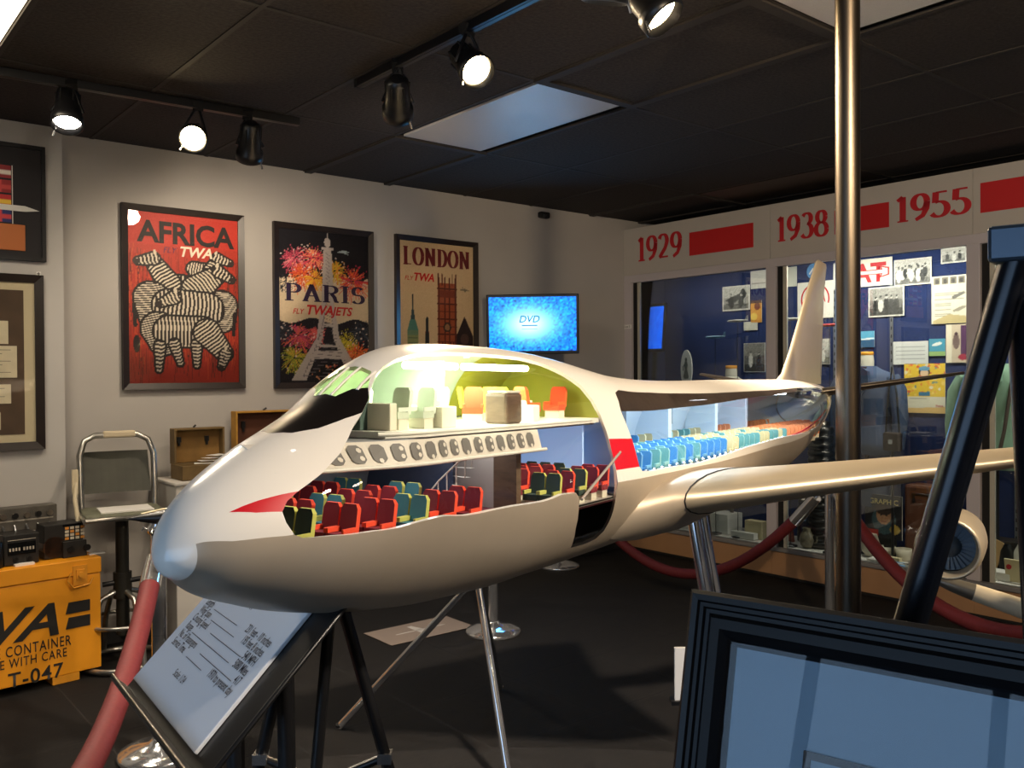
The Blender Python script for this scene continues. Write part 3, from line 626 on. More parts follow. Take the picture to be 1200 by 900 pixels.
SM = {'r': seat_mesh('seat_red', fab('red', (128, 30, 44)), fab('orange_edge', (240, 78, 44))), 'g': seat_mesh('seat_green', fab('dark_green', (52, 72, 62)), fab('lime_edge', (196, 196, 96))),
      't': seat_mesh('seat_teal', fab('teal', (64, 128, 140)), fab('lime_edge', (196, 196, 96))), 'b': seat_mesh('seat_blue', fab('blue', (60, 128, 184)), fab('blue_edge', (110, 170, 214))),
      'e': seat_mesh('seat_sea', fab('sea_green', (92, 150, 150)), fab('sea_edge', (140, 190, 190))), 'c': seat_mesh('seat_cream', fab('cream', (200, 186, 140)), fab('cream_edge', (226, 214, 170))),
      'o': seat_mesh('seat_tan', fab('tan', (214, 130, 76)), fab('tan_edge', (236, 160, 100))), 'y': seat_mesh('seat_yellow', fab('yellow', (222, 190, 60)), fab('yellow_edge', (240, 224, 70)), .62),
      'O': seat_mesh('seat_orange', fab('burnt_orange', (206, 74, 34)), fab('orange_edge2', (226, 96, 44)), .66), 'w': seat_mesh('seat_pale', fab('pale_green', (196, 204, 184)), fab('pale_edge', (214, 220, 204)), .62)}
def seat(kind, s, lat, z, rot=0, nm='passenger_seat'):
    o = link(nm, SM[kind], PL, pt(s, lat, z)); o.rotation_euler = (0, 0, rot); return o
rows_f = [(2.35, 'g', 'r'), (3.55, 'r', 'r'), (4.7, 'r', 't'), (5.85, 't', 'r'), (7.0, 'r', 'r'), (8.15, 'r', 't')]
for s, kn, kf in rows_f:
    hw = halfw(s, 3.2)
    for l, kk in ((hw - .42, kn), (hw - 1.02, kn), (.35, kf), (-.3, kf), (-hw + 1.0, kf), (-hw + .42, kf)):
        if abs(l) < hw - .3: seat(kk, s, l, MFZ)
for i, s in enumerate((12.85, 13.8, 14.75, 15.7, 16.6)):
    for l in (2.72, 2.12, .9, .3, -.3, -2.1, -2.7): seat('g' if i == 0 and l > 2 else 'r' if (i + int(l)) % 4 else 'g', s, l, MFZ)
n_r = 0
for i in range(38):
    s = 19.9 + i * 1.0; k1 = 'b' if s < 31 else 'c' if s < 43 else 'o'
    for j, l in enumerate((2.66, 2.08, .95, .35, -2.2)):
        if l > halfw(s, 3.4) - .35: continue
        kk = k1
        if k1 == 'b' and random.random() < .3: kk = 'e'
        if k1 == 'c' and random.random() < .35: kk = 'e'
        seat(kk, s, l, MFZ + .25); n_r += 1
# upper deck: flight deck consoles, crew seats, lounge chairs, bar
for s, l, kk, rt in ((6.5, 1.25, 'w', .0), (7.35, 1.5, 'w', .0), (6.6, -.3, 'w', 0), (9.0, .85, 'w', PI * .05), (9.1, .2, 'w', 0), (11.2, .9, 'O', .5), (12.3, 1.7, 'y', PI), (12.4, .4, 'y', 0), (14.6, 1.3, 'O', PI * .9), (16.0, 1.2, 'O', 0), (15.2, -.4, 'O', 1.2), (13.8, -.6, 'y', 2.)):
    seat(kk, s, l, UFZ, rt, 'lounge_chair' if kk != 'w' else 'crew_seat')
sbox('flight_engineer_desk', 8.0, 8.75, .75, 2.0, UFZ, UFZ + .62, CREAMP); sbox('desk_screen', 8.1, 8.5, 1.0, 1.6, UFZ + .62, UFZ + .8, CREAMP)
sbox('instrument_pedestal', 6.0, 6.3, .4, 1.7, UFZ, UFZ + .75, CREAMP); sbox('cockpit_console', 5.7, 6.1, -1.3, .9, UFZ, UFZ + .8, mat('console_green', (70, 92, 84), .6))
sbox('bar_cabinet', 11.0, 12.0, 1.5, 2.35, UFZ, UFZ + .98, BROWNP, .004); sbox('bar_top', 11.1, 11.95, 1.55, 2.3, UFZ + .98, UFZ + 1.06, CREAMP)
sbox('lounge_table', 13.3, 13.75, 1.3, 2.0, UFZ, UFZ + .55, CREAMP); sbox('side_table', 13.9, 14.3, .9, 1.4, UFZ, UFZ + .7, CREAMP)
# spiral stair with white rails
st = MB()
for i in range(9):
    a = R(200 - i * 22); c0 = pt(9.9 + .1, 1.0, 0)
    st.add([pt(9.9, 1.0, MFZ + .25 + i * .27), pt(9.9 + .75 * math.cos(a), 1.0 + .75 * math.sin(a), MFZ + .25 + i * .27), pt(9.9 + .75 * math.cos(a - .38), 1.0 + .75 * math.sin(a - .38), MFZ + .25 + i * .27)], [(0, 1, 2)])
    st.cyl(pt(9.9 + .75 * math.cos(a), 1.0 + .75 * math.sin(a), MFZ + .25 + i * .27), pt(9.9 + .75 * math.cos(a), 1.0 + .75 * math.sin(a), MFZ + .95 + i * .27), .0009, n=5)
st.tube([pt(9.9 + .75 * math.cos(R(200 - i * 22)), 1.0 + .75 * math.sin(R(200 - i * 22)), MFZ + .95 + i * .27) for i in range(9)], .0012, 6)
st.build('spiral_stair', PFLOOR, PL)
# hold below the main deck seen through the lower opening
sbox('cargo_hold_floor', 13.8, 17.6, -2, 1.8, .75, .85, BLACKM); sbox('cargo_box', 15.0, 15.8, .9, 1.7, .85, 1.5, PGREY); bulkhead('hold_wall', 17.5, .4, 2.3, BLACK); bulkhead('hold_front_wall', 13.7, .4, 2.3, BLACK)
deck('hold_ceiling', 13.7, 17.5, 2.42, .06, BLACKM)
# thin rod across the opening
MB().tube([skin_pt(14.3, .47) + Vector((0, -.004, 0)), skin_pt(18.3, .575) + Vector((0, -.002, 0))], .0022, 8).build('clear_rod', mat('rod_clear', (190, 180, 170), .2, .3), PL)
MB().tube([skin_pt(s, .508, .12) for s in np.linspace(44, 58, 14)], .0024, 6).build('red_sill_line', PRED, PL)
# beaded chrome sill under the rear seats
for i in range(26): MB().ball(skin_pt(20.6 + i * .85, .508, .14), .0052, 8).build('chrome_bead', CHROME, PL)
# cabin lamps: tubes along the crown
TUBE = mat('cabin_tube', (250, 255, 235), .4, emit=(246, 255, 226), estr=14); TUBE2 = mat('cabin_tube_cool', (235, 245, 255), .4, emit=(222, 238, 255), estr=8)
for s0, s1 in ((7.6, 10.2), (10.6, 14.6)):
    MB().cyl(pt(s0, .95, 7.18), pt(s1, .95, 7.18), .0045, n=10).build('cabin_lamp', TUBE, PL)
area_light('upper_cabin_glow', pt(11, .8, 7.05), (0, .2, -1), 6.5 * K, .02, .45, (.95, 1.0, .82), PL)
MB().cyl(pt(19.6, 1.2, 5.98), pt(50, 1.2, 5.98), .004, n=10).build('cabin_lamp', TUBE2, PL)
area_light('rear_cabin_glow', pt(34, 1.9, 5.9), (0, .3, -1), 28 * K, .02, 1.1, (.84, .93, 1.0), PL)
area_light('main_cabin_glow', pt(9, .6, 5.0), (0, 0, -1), 12 * K, .04, .16, (1.0, .95, .95), PL)
# ================================================================ POSTERS
def wq(px, py, r=WALL_R - .02):
    p = at_r(px, py, r); return p.dot(D1), p.z
def burst(c, cx, cy, rad, cols, n=60, dots=30):
    for i in range(n):
        a = random.uniform(0, 2 * PI); r1 = rad * random.uniform(.5, 1); r0 = rad * random.uniform(.05, .4)
        c.line((cx + r0 * math.cos(a), cy + r0 * math.sin(a)), (cx + r1 * math.cos(a), cy + r1 * math.sin(a) + .25 * rad * (r1 / rad) ** 2), .008, random.choice(cols))
    for i in range(dots):
        a = random.uniform(0, 2 * PI); r1 = rad * math.sqrt(random.random()); c.ell(cx + r1 * math.cos(a), cy + r1 * math.sin(a), .007, .007, random.choice(cols + [(250, 230, 225)]))
def stripes(c, p0, p1, r0, r1, n, bend=.25, ph=0.0, edge=.02):
    """striped tapering limb: light and dark bands across the axis p0-p1"""
    p0, p1 = np.array(p0), np.array(p1); d = p1 - p0; L = math.hypot(*d); d = d / L
    a = ((c.X - p0[0]) * d[0] + (c.Y - p0[1]) * d[1]) / L; b = -(c.X - p0[0]) * d[1] + (c.Y - p0[1]) * d[0]
    t = np.clip(a, 0, 1); rr = r0 + (r1 - r0) * t; dist = np.hypot((a - t) * L, b); mk = dist < rr
    c.put((dist < rr + edge) & ~mk, (30, 23, 25)); k = (b / np.maximum(rr, 1e-6))
    st = np.sin(2 * PI * (n * a + bend * k * k + .08 * np.sin(5 * k)) + ph) > .12
    c.put(mk & st, (222, 212, 196)); c.put(mk & ~st, (36, 28, 30))
def zhead(c, p0, p1, r=.055, ear=1):
    stripes(c, p0, p1, r, r * .55, 4, .15); d = np.array(p1) - np.array(p0); m = np.array(p1) + d * .12
    c.ell(m[0], m[1], r * .6, r * .5, (46, 36, 36)); e = np.array(p0) + d * .45; c.ell(e[0], e[1] - r * .25, .010, .010, (16, 12, 14)); c.ell(p0[0] - d[0] * .1, p0[1] - r * 1.15, r * .28, r * .5, (214, 204, 188), 20 * ear)
def africa():
    c = Canvas(150, 238, (178, 50, 33))
    for i in range(340):
        x = random.random(); y0 = random.uniform(.3, 1.35); c.line((x, y0), (x + random.uniform(-.03, .03), y0 + random.uniform(.1, .35)), .006, random.choice([(120, 34, 24), (150, 44, 26), (206, 84, 46), (96, 40, 30), (140, 40, 26)]))
    c.put(c.Y < .30, (190, 52, 38))
    stripes(c, (.72, .52), (.58, .50), .07, .06, 6); stripes(c, (.74, .50), (.80, .40), .06, .04, 4); zhead(c, (.80, .38), (.92, .42), .042)
    stripes(c, (.44, .70), (.66, .72), .13, .12, 7, .3); stripes(c, (.36, .66), (.22, .46), .10, .065, 8, .3); zhead(c, (.22, .43), (.09, .46), .052, -1)
    stripes(c, (.60, .70), (.80, .54), .13, .075, 8, .35); zhead(c, (.81, .51), (.93, .58), .052)
    stripes(c, (.20, .80), (.22, .95), .15, .13, 7, .5); stripes(c, (.84, .84), (.84, .97), .14, .12, 7, .5); stripes(c, (.36, .86), (.70, .88), .15, .15, 9, .3); zhead(c, (.40, .78), (.28, .84), .055, -1)
    c.line((.05, .86), (.06, 1.05), .035, (34, 26, 28)); c.line((.96, .92), (.95, 1.12), .035, (34, 26, 28))
    stripes(c, (.26, 1.08), (.30, 1.20), .15, .12, 6, .6); stripes(c, (.36, 1.10), (.66, 1.10), .14, .14, 9, .25)
    for q0, q1 in (((.27, 1.24), (.26, 1.46)), ((.40, 1.22), (.45, 1.40)), ((.60, 1.22), (.60, 1.42))): stripes(c, q0, q1, .045, .022, 6)
    stripes(c, (.70, 1.10), (.86, 1.30), .12, .075, 8, .3); zhead(c, (.87, 1.31), (.83, 1.43), .05); c.ell(.07, 1.22, .03, .08, (34, 26, 28))
    return c.noise(.015)
def paris():
    c = Canvas(112, 178, (226, 208, 182)); H = c.top
    c.put(c.Y < .50 + .04 * np.sin(c.X * 17), (24, 22, 34)); c.put(c.Y > .94 + .03 * np.sin(c.X * 13), (34, 30, 42))
    for x, y, r_, cs in ((.18, .30, .16, [(220, 90, 120), (240, 150, 160), (180, 60, 90)]), (.38, .28, .15, [(230, 80, 100), (250, 170, 120)]), (.25, .47, .17, [(240, 130, 60), (220, 80, 60)]), (.38, .50, .13, [(240, 190, 60), (230, 140, 60)]), (.62, .40, .14, [(236, 200, 60), (240, 160, 60)]), (.82, .50, .2, [(226, 60, 60), (240, 120, 60), (200, 50, 90)]), (.10, .56, .1, [(250, 230, 200), (60, 60, 70)]),
                        (.2, 1.10, .18, [(230, 90, 130), (240, 120, 90), (200, 70, 110)]), (.42, 1.08, .12, [(240, 110, 110), (220, 90, 90)]), (.16, 1.33, .16, [(220, 190, 70), (160, 170, 60)]), (.76, 1.14, .13, [(226, 206, 70), (190, 180, 50)]), (.90, 1.04, .14, [(40, 44, 60), (70, 80, 96)]), (.86, 1.28, .17, [(232, 96, 56), (240, 140, 70)]), (.06, 1.05, .1, [(40, 44, 60), (60, 66, 80)])):
        burst(c, x, y, r_, cs, 90, 40)
    T = (206, 196, 196); D_ = (120, 112, 120)
    for sg in (-1, 1):
        c.poly([(.53 + sg * .015, .20), (.53 + sg * .045, .20), (.53 + sg * .07, .75), (.53 + sg * .13, 1.12), (.53 + sg * .40, 1.56), (.53 + sg * .24, 1.56), (.53 + sg * .06, 1.12), (.53 + sg * .02, .75)], T)
    c.rect(.49, .17, .57, .72, T); c.rect(.465, .16, .595, .19, T); c.ell(.53, .11, .035, .05, T); c.line((.53, .02), (.53, .1), .014, T)
    c.rect(.42, .96, .64, 1.0, T); c.rect(.34, 1.25, .72, 1.34, T); c.rect(.36, 1.19, .70, 1.21, T)
    c.ell(.53, 1.56, .155, .18, (20, 18, 24))
    for i in range(70):
        y = .2 + i * .019; w = .02 + max(0, (y - .7)) ** 1.6 * .36
        if c.top > y: c.line((.53 - w, y), (.53 + w * (1 if i % 2 else -1), y + .03), .005, D_)
    c.poly([(.50, 1.03), (.56, 1.03), (.59, 1.18), (.47, 1.18)], (40, 36, 46))
    for i in range(24): c.ell(random.uniform(.3, .75), random.uniform(1.4, 1.55), .009, .009, random.choice([(226, 90, 70), (236, 160, 120)]))
    c.poly([(.63, .20), (.72, .175), (.80, .20), (.74, .20), (.78, .225), (.70, .205)], (196, 214, 226))
    return c.noise(.012)
def london():
    c = Canvas(112, 178, (222, 198, 164))
    G = (120, 150, 126); B = (44, 52, 62); O_ = (176, 92, 60); OD = (104, 48, 40)
    c.rect(.10, 1.0, .24, 1.6, (150, 160, 116)); c.rect(.10, .97, .24, 1.03, G); c.poly([(.10, .97), (.24, .97), (.205, .86), (.135, .86)], (92, 146, 140)); c.poly([(.14, .86), (.20, .86), (.17, .66)], (60, 84, 96)); c.line((.17, .58), (.17, .7), .01, B)
    for y in np.arange(1.06, 1.55, .05): c.line((.11, y), (.23, y), .008, (90, 110, 90))
    c.rect(.33, .98, .38, 1.55, (150, 60, 44)); c.poly([(.325, 1.2), (.39, 1.2), (.37, .82), (.345, .82)], B)
    c.rect(.50, .44, .76, 1.6, O_)
    for x in (.515, .60, .66, .745): c.line((x, .38), (x, 1.6), .02, OD)
    for y in np.arange(.5, 1.55, .085): c.line((.5, y), (.76, y), .014, OD)
    c.ell(.63, .93, .055, .055, (70, 56, 52)); c.ell(.63, .93, .035, .035, (170, 130, 96)); c.rect(.53, .52, .73, .60, (140, 66, 48))
    for x in (.51, .56, .70, .75): c.line((x, .34), (x, .46), .016, OD)
    c.put((c.Y > 1.1) & (c.X > .5) & (c.X < .76) & (np.sin(c.X * 160) > .2), OD)
    c.poly([(.76, 1.02), (.87, .80), (.99, 1.02), (.99, 1.6), (.76, 1.6)], (56, 40, 46)); c.ell(.87, 1.06, .06, .06, (96, 70, 66)); c.rect(.81, 1.2, .93, 1.5, (74, 54, 58))
    c.put((c.Y > 1.35) & (c.X > .08), c.a[(c.Y > 1.35) & (c.X > .08)] * 255 * .9)
    c.poly([(.78, .50), (.88, .485), (.94, .505), (.88, .515)], (130, 120, 104)); c.line((.84, .47), (.88, .52), .008, (130, 120, 104))
    return c.noise(.012)
def poster(px0, px1, pyt, pyb, cv, name, label):
    q0, zt = wq(px0, pyt); q1, _ = wq(px1, pyt); _, zb = wq(px0, pyb); w, h = q1 - q0, zt - zb; fw = .038
    t = thing(name, label, 'framed poster', RM(q0, WALL_R - .036, zb), RA)
    rails(w, h, fw, .034, 0, .012).build('frame', FRAMEB, t)
    MB().b2((.01, .024, .01), (w - .01, .032, h - .01)).build('backing', BLACKM, t)
    p = link('poster_print', cv.mesh('poster_print', w - 2 * fw, h - 2 * fw), t, (fw, .020, fw))
    MB().add([(fw, .013, fw), (w - fw, .013, fw), (w - fw, .013, h - fw), (fw, .013, h - fw)], [(0, 1, 2, 3)]).build('glazing', POSTER_GLASS, t)
    return t, p, w - 2 * fw, h - 2 * fw
TWAR = mat('ink_bright_red', (214, 36, 38), .6); PURP = mat('ink_purple', (52, 34, 76), .6); MAROON = mat('ink_maroon', (120, 34, 44), .6); INK = mat('ink_black', (34, 26, 28), .6); CREAMI = mat('ink_cream', (232, 222, 206), .6); VIOLET = mat('ink_violet', (100, 50, 90), .6)
t, p, w, h = poster(141.5, 285, 237, 457, africa(), 'africa_poster', 'red Africa travel poster with a herd of striped zebras')
text('lettering', 'AFRICA', .178, INK, p, w * .52, h - .175, -.002, 'CENTER', .03, 0, .98, .98)
text('lettering', 'TWA', .085, CREAMI, p, w * .44, h - .25, -.0025, 'LEFT', .028, .25, 1.05); text('lettering', 'FLY', .05, VIOLET, p, w * .30, h - .235, -.0025, 'LEFT', 0, .25)
t, p, w, h = poster(320, 436.5, 259, 455.5, paris(), 'paris_poster', 'dark Paris travel poster with an iron tower among fireworks')
sw = serif_width('PARIS', .118); serif('lettering', 'PARIS', .118, PURP, p, w * .05, h - .475, -.002, .19, .06, w * .92 / sw)
text('lettering', 'TWA', .088, TWAR, p, w * .28, h - .56, -.002, 'LEFT', .03, .25, 1.0); text('lettering', 'JETS', .08, TWAR, p, w * .58, h - .56, -.002, 'LEFT', .026, .25, 1.0); text('lettering', 'FLY', .05, TWAR, p, w * .14, h - .56, -.002, 'LEFT', .006, .25)
t, p, w, h = poster(463, 559, 274, 459, london(), 'london_poster', 'cream London travel poster with brown and green clock towers')
sw = serif_width('LONDON', .135); serif('lettering', 'LONDON', .135, MAROON, p, w * .04, h - .175, -.002, .24, .05, w * .92 / sw)
text('lettering', 'TWA', .08, TWAR, p, w * .17, h - .285, -.002, 'LEFT', .03, .25, 1.0); text('lettering', 'FLY', .045, TWAR, p, w * .06, h - .285, -.002, 'LEFT', .004, .25)
# ---------------------------------------------------------------- two frames on the projecting wall
BR = BUMP_R - .02
q1, zt = wq(52.5, 173, BR); _, zb = wq(52.5, 307, BR); w, h = .62, zt - zb
t = thing('flag_frame', 'black frame with small flags and an orange plaque at the left edge', 'picture frame', RM(q1 - w, BR - .01, zb), RA)
rails(w, h, .02, .03).build('frame', BLACK, t); MB().b2((.01, .012, .01), (w - .01, .028, h - .01)).build('mat_board', mat('mat_charcoal', (40, 38, 42), .8), t)
flagc = [[(196, 30, 40), (240, 200, 60), (196, 30, 40)], [(30, 40, 110), (210, 60, 70), (30, 40, 110)], [(150, 30, 40), (240, 230, 220), (190, 40, 50)], [(150, 24, 34), (200, 60, 60), (150, 24, 34)]]
for j in range(4):
    for i in range(3):
        c = Canvas(14, 10, flagc[(i + j) % 4][0]); c.rect(0, .25, 1, .48, flagc[(i + j) % 4][1])
        if (i + j) % 2: c.rect(.4, 0, .6, 1, flagc[(i + j) % 4][1])
        link('flag', c.mesh('flag', .105, .068), t, (w - .50 + i * .115, .0105, h - .19 - j * .078))
    
for i in range(4): MB().b2((w - .50 + i * .115 - .006, .0095, h - .43), (w - .50 + i * .115 - .002, .0115, h - .12)).build('thread', WHITE, t)
MB().prism([(w - .38, h - .33), (w - .10, h - .33), (w - .03, h - .35), (w - .10, h - .36), (w - .38, h - .36)], .007, .009).build('pointer', WHITE, t)
pq = MB().b2((.08, .006, .05), (w - .10, .012, .19)).build('plaque', mat('plaque_orange', (190, 108, 50), .5), t, bev=.006)
text('lettering', 'AMERICAN   FLEET', .016, INK, pq, .16, .125, .0045); text('lettering', 'countries', .02, WHITE, t, w - .3, h - .47, .008)
q1, zt = wq(50.5, 323, BR); _, zb = wq(50.5, 526, BR); w, h = .66, zt - zb
t = thing('document_frame', 'black frame of old cream documents on brown board above the yellow crate', 'picture frame', RM(q1 - w, BR - .012, zb), RA)
rails(w, h, .042, .034, 0, .014).build('frame', FRAMEB, t); MB().b2((.02, .024, .02), (w - .02, .03, h - .02)).build('mat_board', mat('mat_cream', (206, 194, 164), .8), t)
MB().b2((.085, .021, .085), (w - .095, .024, h - .085)).build('brown_board', mat('board_brown', (84, 66, 52), .8, noise=.2, scale=12), t)
PAPER = mat('old_paper', (218, 208, 182), .8, noise=.06, scale=20); INKG = mat('ink_grey', (120, 112, 100), .8)
for x0, z0, x1, z1, nl in ((.2, .70, .44, .80, 3), (.2, .535, .49, .655, 0), (.14, .36, .53, .525, 7), (.2, .225, .50, .325, 5), (.2, .09, .45, .18, 4)):
    z0, z1 = z0 * h / .92 + .02, z1 * h / .92 + .02
    d = MB().b2((x0, .017, z0), (x1, .0205, z1)).build('document', PAPER, t)
    b = MB()
    for i in range(nl): zz = z1 - .02 - i * (z1 - z0 - .03) / max(1, nl); b.b2((x0 + .03, .0160, zz - .003), (x1 - .03 - .04 * (i % 3), .0168, zz))
    if nl: b.build('writing', INKG, d)
MB().add([(.042, .012, .042), (w - .042, .012, .042), (w - .042, .012, h - .042), (.042, .012, h - .042)], [(0, 1, 2, 3)]).build('glazing', POSTER_GLASS, t)
tag(MB().b2((-.012, -.004, -.012), (.012, .004, .012)).b2((-.008, -.005, -.002), (.008, -.0035, .002), 1).b2((-.002, -.005, -.008), (.002, -.0035, .008), 1).build('wall_tag', [WHITE, INK], None, at_r(45, 321, BR - .004), RA), 'tiny white square tag with a cross at the corner of the document frame', 'tag')
# ---------------------------------------------------------------- television
def quad_axes(tl, tr, bl, y):
    return at_y(*tl, y), at_y(*tr, y), at_y(*bl, y)
tvc = at_y(624, 380, 6.75); t = thing('television', 'flat television with a glowing blue start screen on the poster wall', 'television', (0, 0, 0))
xd = Vector((1, -.10, 0)).normalized(); zd = Vector((.085, -.12, 1)); orient(t, tvc, xd, zd); w, h = .705, .455
MB().b2((-w / 2, 0, -h / 2), (w / 2, .045, h / 2)).build('bezel', BLACK, t, bev=.006)
MB().b2((-.14, .045, -.1), (.14, .07, .1)).build('rear_housing', BLACKM, t)
c = Canvas(90, 56, (10, 120, 235)); rr = np.hypot((c.X - .46) / .30, (c.Y - .31) / .19); g = np.exp(-rr ** 2 * .9)[..., None]
n1 = RNG.normal(0, 1, c.X.shape); n1 = (n1 + np.roll(n1, 1, 0) + np.roll(n1, 1, 1) + np.roll(n1, (1, 1), (0, 1))) / 2
c.a = np.array([6, 105, 228]) / 255 * (1 + .22 * n1[..., None] * (rr[..., None] > .9)) * (1 - g) + np.array([190, 250, 255]) / 255 * g; c.a = np.clip(c.a, 0, 1)
scr = link('screen', c.mesh('screen', w - .04, h - .045, SCREEN), t, (-w / 2 + .02, -.0015, -h / 2 + .025))
DVDM = mat('screen_mark', (10, 96, 150), .4, emit=(20, 120, 180), estr=.6)
text('lettering', 'DVD', .075, DVDM, scr, (w - .04) * .46, (h - .045) * .53, -.002, 'CENTER', .01, .25); MB().b2((.25, -.002, .19), (.37, -.0015, .198)).build('lettering', DVDM, scr); MB().b2((.25, -.002, .165), (.37, -.0015, .168)).build('lettering', DVDM, scr)
ay = (t.matrix_world.inverted() @ RM((tvc).dot(D1), WALL_R - .004, tvc.z - .02)); MB().tube([(0, .06, 0), ay], .02, 8).build('wall_arm', BLACKM, t)
TVL = area_light('television_glow', tvc + Vector((-.01, -.05, 0)), (xd.cross(zd.normalized()) * 1.0), .6, .38, 3.0, (.1, .5, 1.0)); TVL.parent = None
sp = at_r(638, 252, WALL_R - .04); t = thing('wall_sensor', 'small black sensor high on the poster wall near the case', 'sensor', sp, RA)
MB().b2((-.05, -.02, -.025), (.05, .03, .025)).build('housing', BLACKM, t, bev=.012); MB().ball((-.02, -.022, -.005), .018, 10).build('eye', BLACK, t)
# ================================================================ TRACK LIGHTING
TZ = CEIL - .02
def track(pA, pB, label):
    d = (pB - pA); L = d.length; t = thing('light_track', label, 'light track', pA, math.atan2(d.y, d.x))
    MB().b2((0, -.018, -.02), (L, .018, .018)).b2((0, -.006, -.0215), (L, .006, -.0195)).build('rail', BLACK, t, bev=.002); MB().b2((-.006, -.02, -.022), (.012, .02, .018)).build('end_cap', BLACKM, t)
    return t
def head(pos, aim, label, lit=None, power=0, col=(1, .78, .5), mount=None, spot=70):
    """can-shaped track head: pos = centre of the can, aim = point it looks at"""
    t = thing('track_light', label, 'track light', (0, 0, 0)); z = (Vector(aim) - pos).normalized(); x = z.cross(Vector((0, 0, 1))).normalized()
    orient(t, pos, x, z)
    MB().lathe([(.03, -.13), (.048, -.115), (.052, -.04), (.056, -.03), (.056, .02), (.068, .03), (.070, .075), (.064, .078), (.062, .04), (.02, .035)], n=24, cap=False).lathe([(.001, -.132), (.03, -.13)], n=24, cap=False).build('can', BLACK, t)
    b = MB()
    for a in range(6): ca, sa = math.cos(a * PI / 3), math.sin(a * PI / 3); MB().box((.052 * ca, .052 * sa, -.075), (.006, .006, .075), 0, Matrix.Rotation(a * PI / 3, 3, 'Z')).build('cooling_rib', BLACKM, t)
    mt = t.matrix_world.inverted() @ (mount if mount is not None else Vector((pos.x, pos.y, TZ)))
    MB().tube([(0.066, 0, 0), (.066, 0, 0) , mt * .55 + Vector((.03, 0, 0)), mt], .007, 6).tube([(-.066, 0, 0), mt * .55 + Vector((-.03, 0, 0)), mt], .007, 6).build('yoke', BLACK, t)
    MB().box(mt, (.05, .05, .05)).build('adapter', BLACKM, t); MB().cyl((.05, .04, .06), (.062, .052, .10), .005, n=6).build('clip', CHROME, t)
    lm = mat('lamp_face_' + label[:12], (255, 235, 200), .4, emit=lit, estr=26) if lit else mat('lamp_face_off', (60, 58, 56), .15)
    MB().lathe([(.001, .052), (.03, .056), (.058, .046)], n=20, cap=False).build('lamp_face', lm, t)
    if power:
        l = bpy.data.lights.new('spot', 'SPOT'); l.energy = power; l.color = col; l.spot_size = R(spot); l.spot_blend = .8; l.shadow_soft_size = .06
        o = bpy.data.objects.new('lamp_beam', l); COL.objects.link(o); o.parent = t; o.location = (0, 0, .09); o.rotation_euler = (PI, 0, 0)
    return t
WARM = (255, 226, 170); WC = (1.0, .76, .48)
A, B = at_z(-60, 74, TZ), at_z(350, 143, TZ); track(A, B, 'black light track above the Africa poster'); d1 = (B - A).normalized()
def on_track(A, B, px, drop, along=0):
    lo, hi = -1.0, 2.0
    f = lambda k: (600 + FPX * ((A + (B - A) * k - CAMP).dot(_R)) / ((A + (B - A) * k - CAMP).dot(_f)))
    for _ in range(50):
        m = (lo + hi) / 2
        if (f(m) < px) == (f(1) > f(0)): lo = m
        else: hi = m
    return A + (B - A) * lo
m = on_track(A, B, 84, 0); head(at_y(79, 132, m.y - .02), at_y(74, 300, m.y - .35), 'track light aimed straight down by the left frames, lamp lit white', (255, 244, 226), 60, (1, .86, .68), m, 100)
m = on_track(A, B, 232, 0); hp_ = at_y(226, 160, m.y - .05); head(hp_, hp_ + (CAMP - hp_) * 1 + Vector((0, 0, -.9)), 'glowing track light between two others above the Africa poster', WARM, 22, WC, m, 80)
m = on_track(A, B, 290, 0); head(at_y(293, 171, m.y), RM(2.25, WALL_R, 1.5), 'dark track light at the right end of the track above the Africa poster', WARM, 25, (1, .82, .62), m, 130)
A, B = at_z(420, 98, TZ), at_z(672, -30, TZ); track(A, B, 'black light track running towards the viewer above the airliner')
m = on_track(A, B, 466, 0); head(at_y(466, 120, m.y), RM(3.5, WALL_R, 1.2), 'dark track light at the far end of the track above the airliner', WARM, 16, (1, .82, .62), m, 120)
m = on_track(A, B, 548, 0); hp_ = at_y(552, 76, m.y - .03); head(hp_, Vector((1.0, 1.5, 1.0)), 'lit track light beside the unlit ceiling panel, lamp facing right', WARM, 120, WC, m, 80)
A, B = at_z(690, -120, TZ), at_z(860, -60, TZ); 
m = on_track(A, B, 765, 0); track(A, B, 'light track out of view above the top edge'); hp_ = at_y(762, 4, m.y + .1); head(hp_, RM(2.6, .6, 1.0), 'bright track light cut by the top edge of the photo', WARM, 40, WC, m, 70)
# the same lighting continues over and behind the viewer
T0 = RM(-.9, .3, TZ); T1 = RM(2.0, -.9, TZ); track(T0, T1, 'light track behind the viewer, out of the picture')
BEHIND = [(.55, RM(2.2, 5.4, 1.6), 22, 80, (1, .84, .66), 'track light behind the viewer aimed at the posters'), (.82, Vector((-.02, 1.3, 1.28)), 115, 62, (1, .84, .66), 'track light behind the viewer aimed at the airliner nose'),
          (.68, RM(5.8, 2.8, 2.2), 175, 80, WC, 'track light behind the viewer aimed at the case header'), (.96, Vector((1.0, 1.9, 1.3)), 60, 70, WC, 'track light behind the viewer aimed at the airliner wing')]
for kx, aim, pw, ss, cc, lb_ in BEHIND:
    m = T0 + (T1 - T0) * kx; head(m - Vector((0, 0, .2)), aim, lb_, WARM, pw, cc, m, ss)
m = A + (B - A) * .12; head(m - Vector((0, 0, .2)), Vector((.0, 3.4, 0)), 'track light above the top edge aimed at the open floor', WARM, 280, (1, .84, .66), m, 95)  # extra head out of view, added to brighten the floor
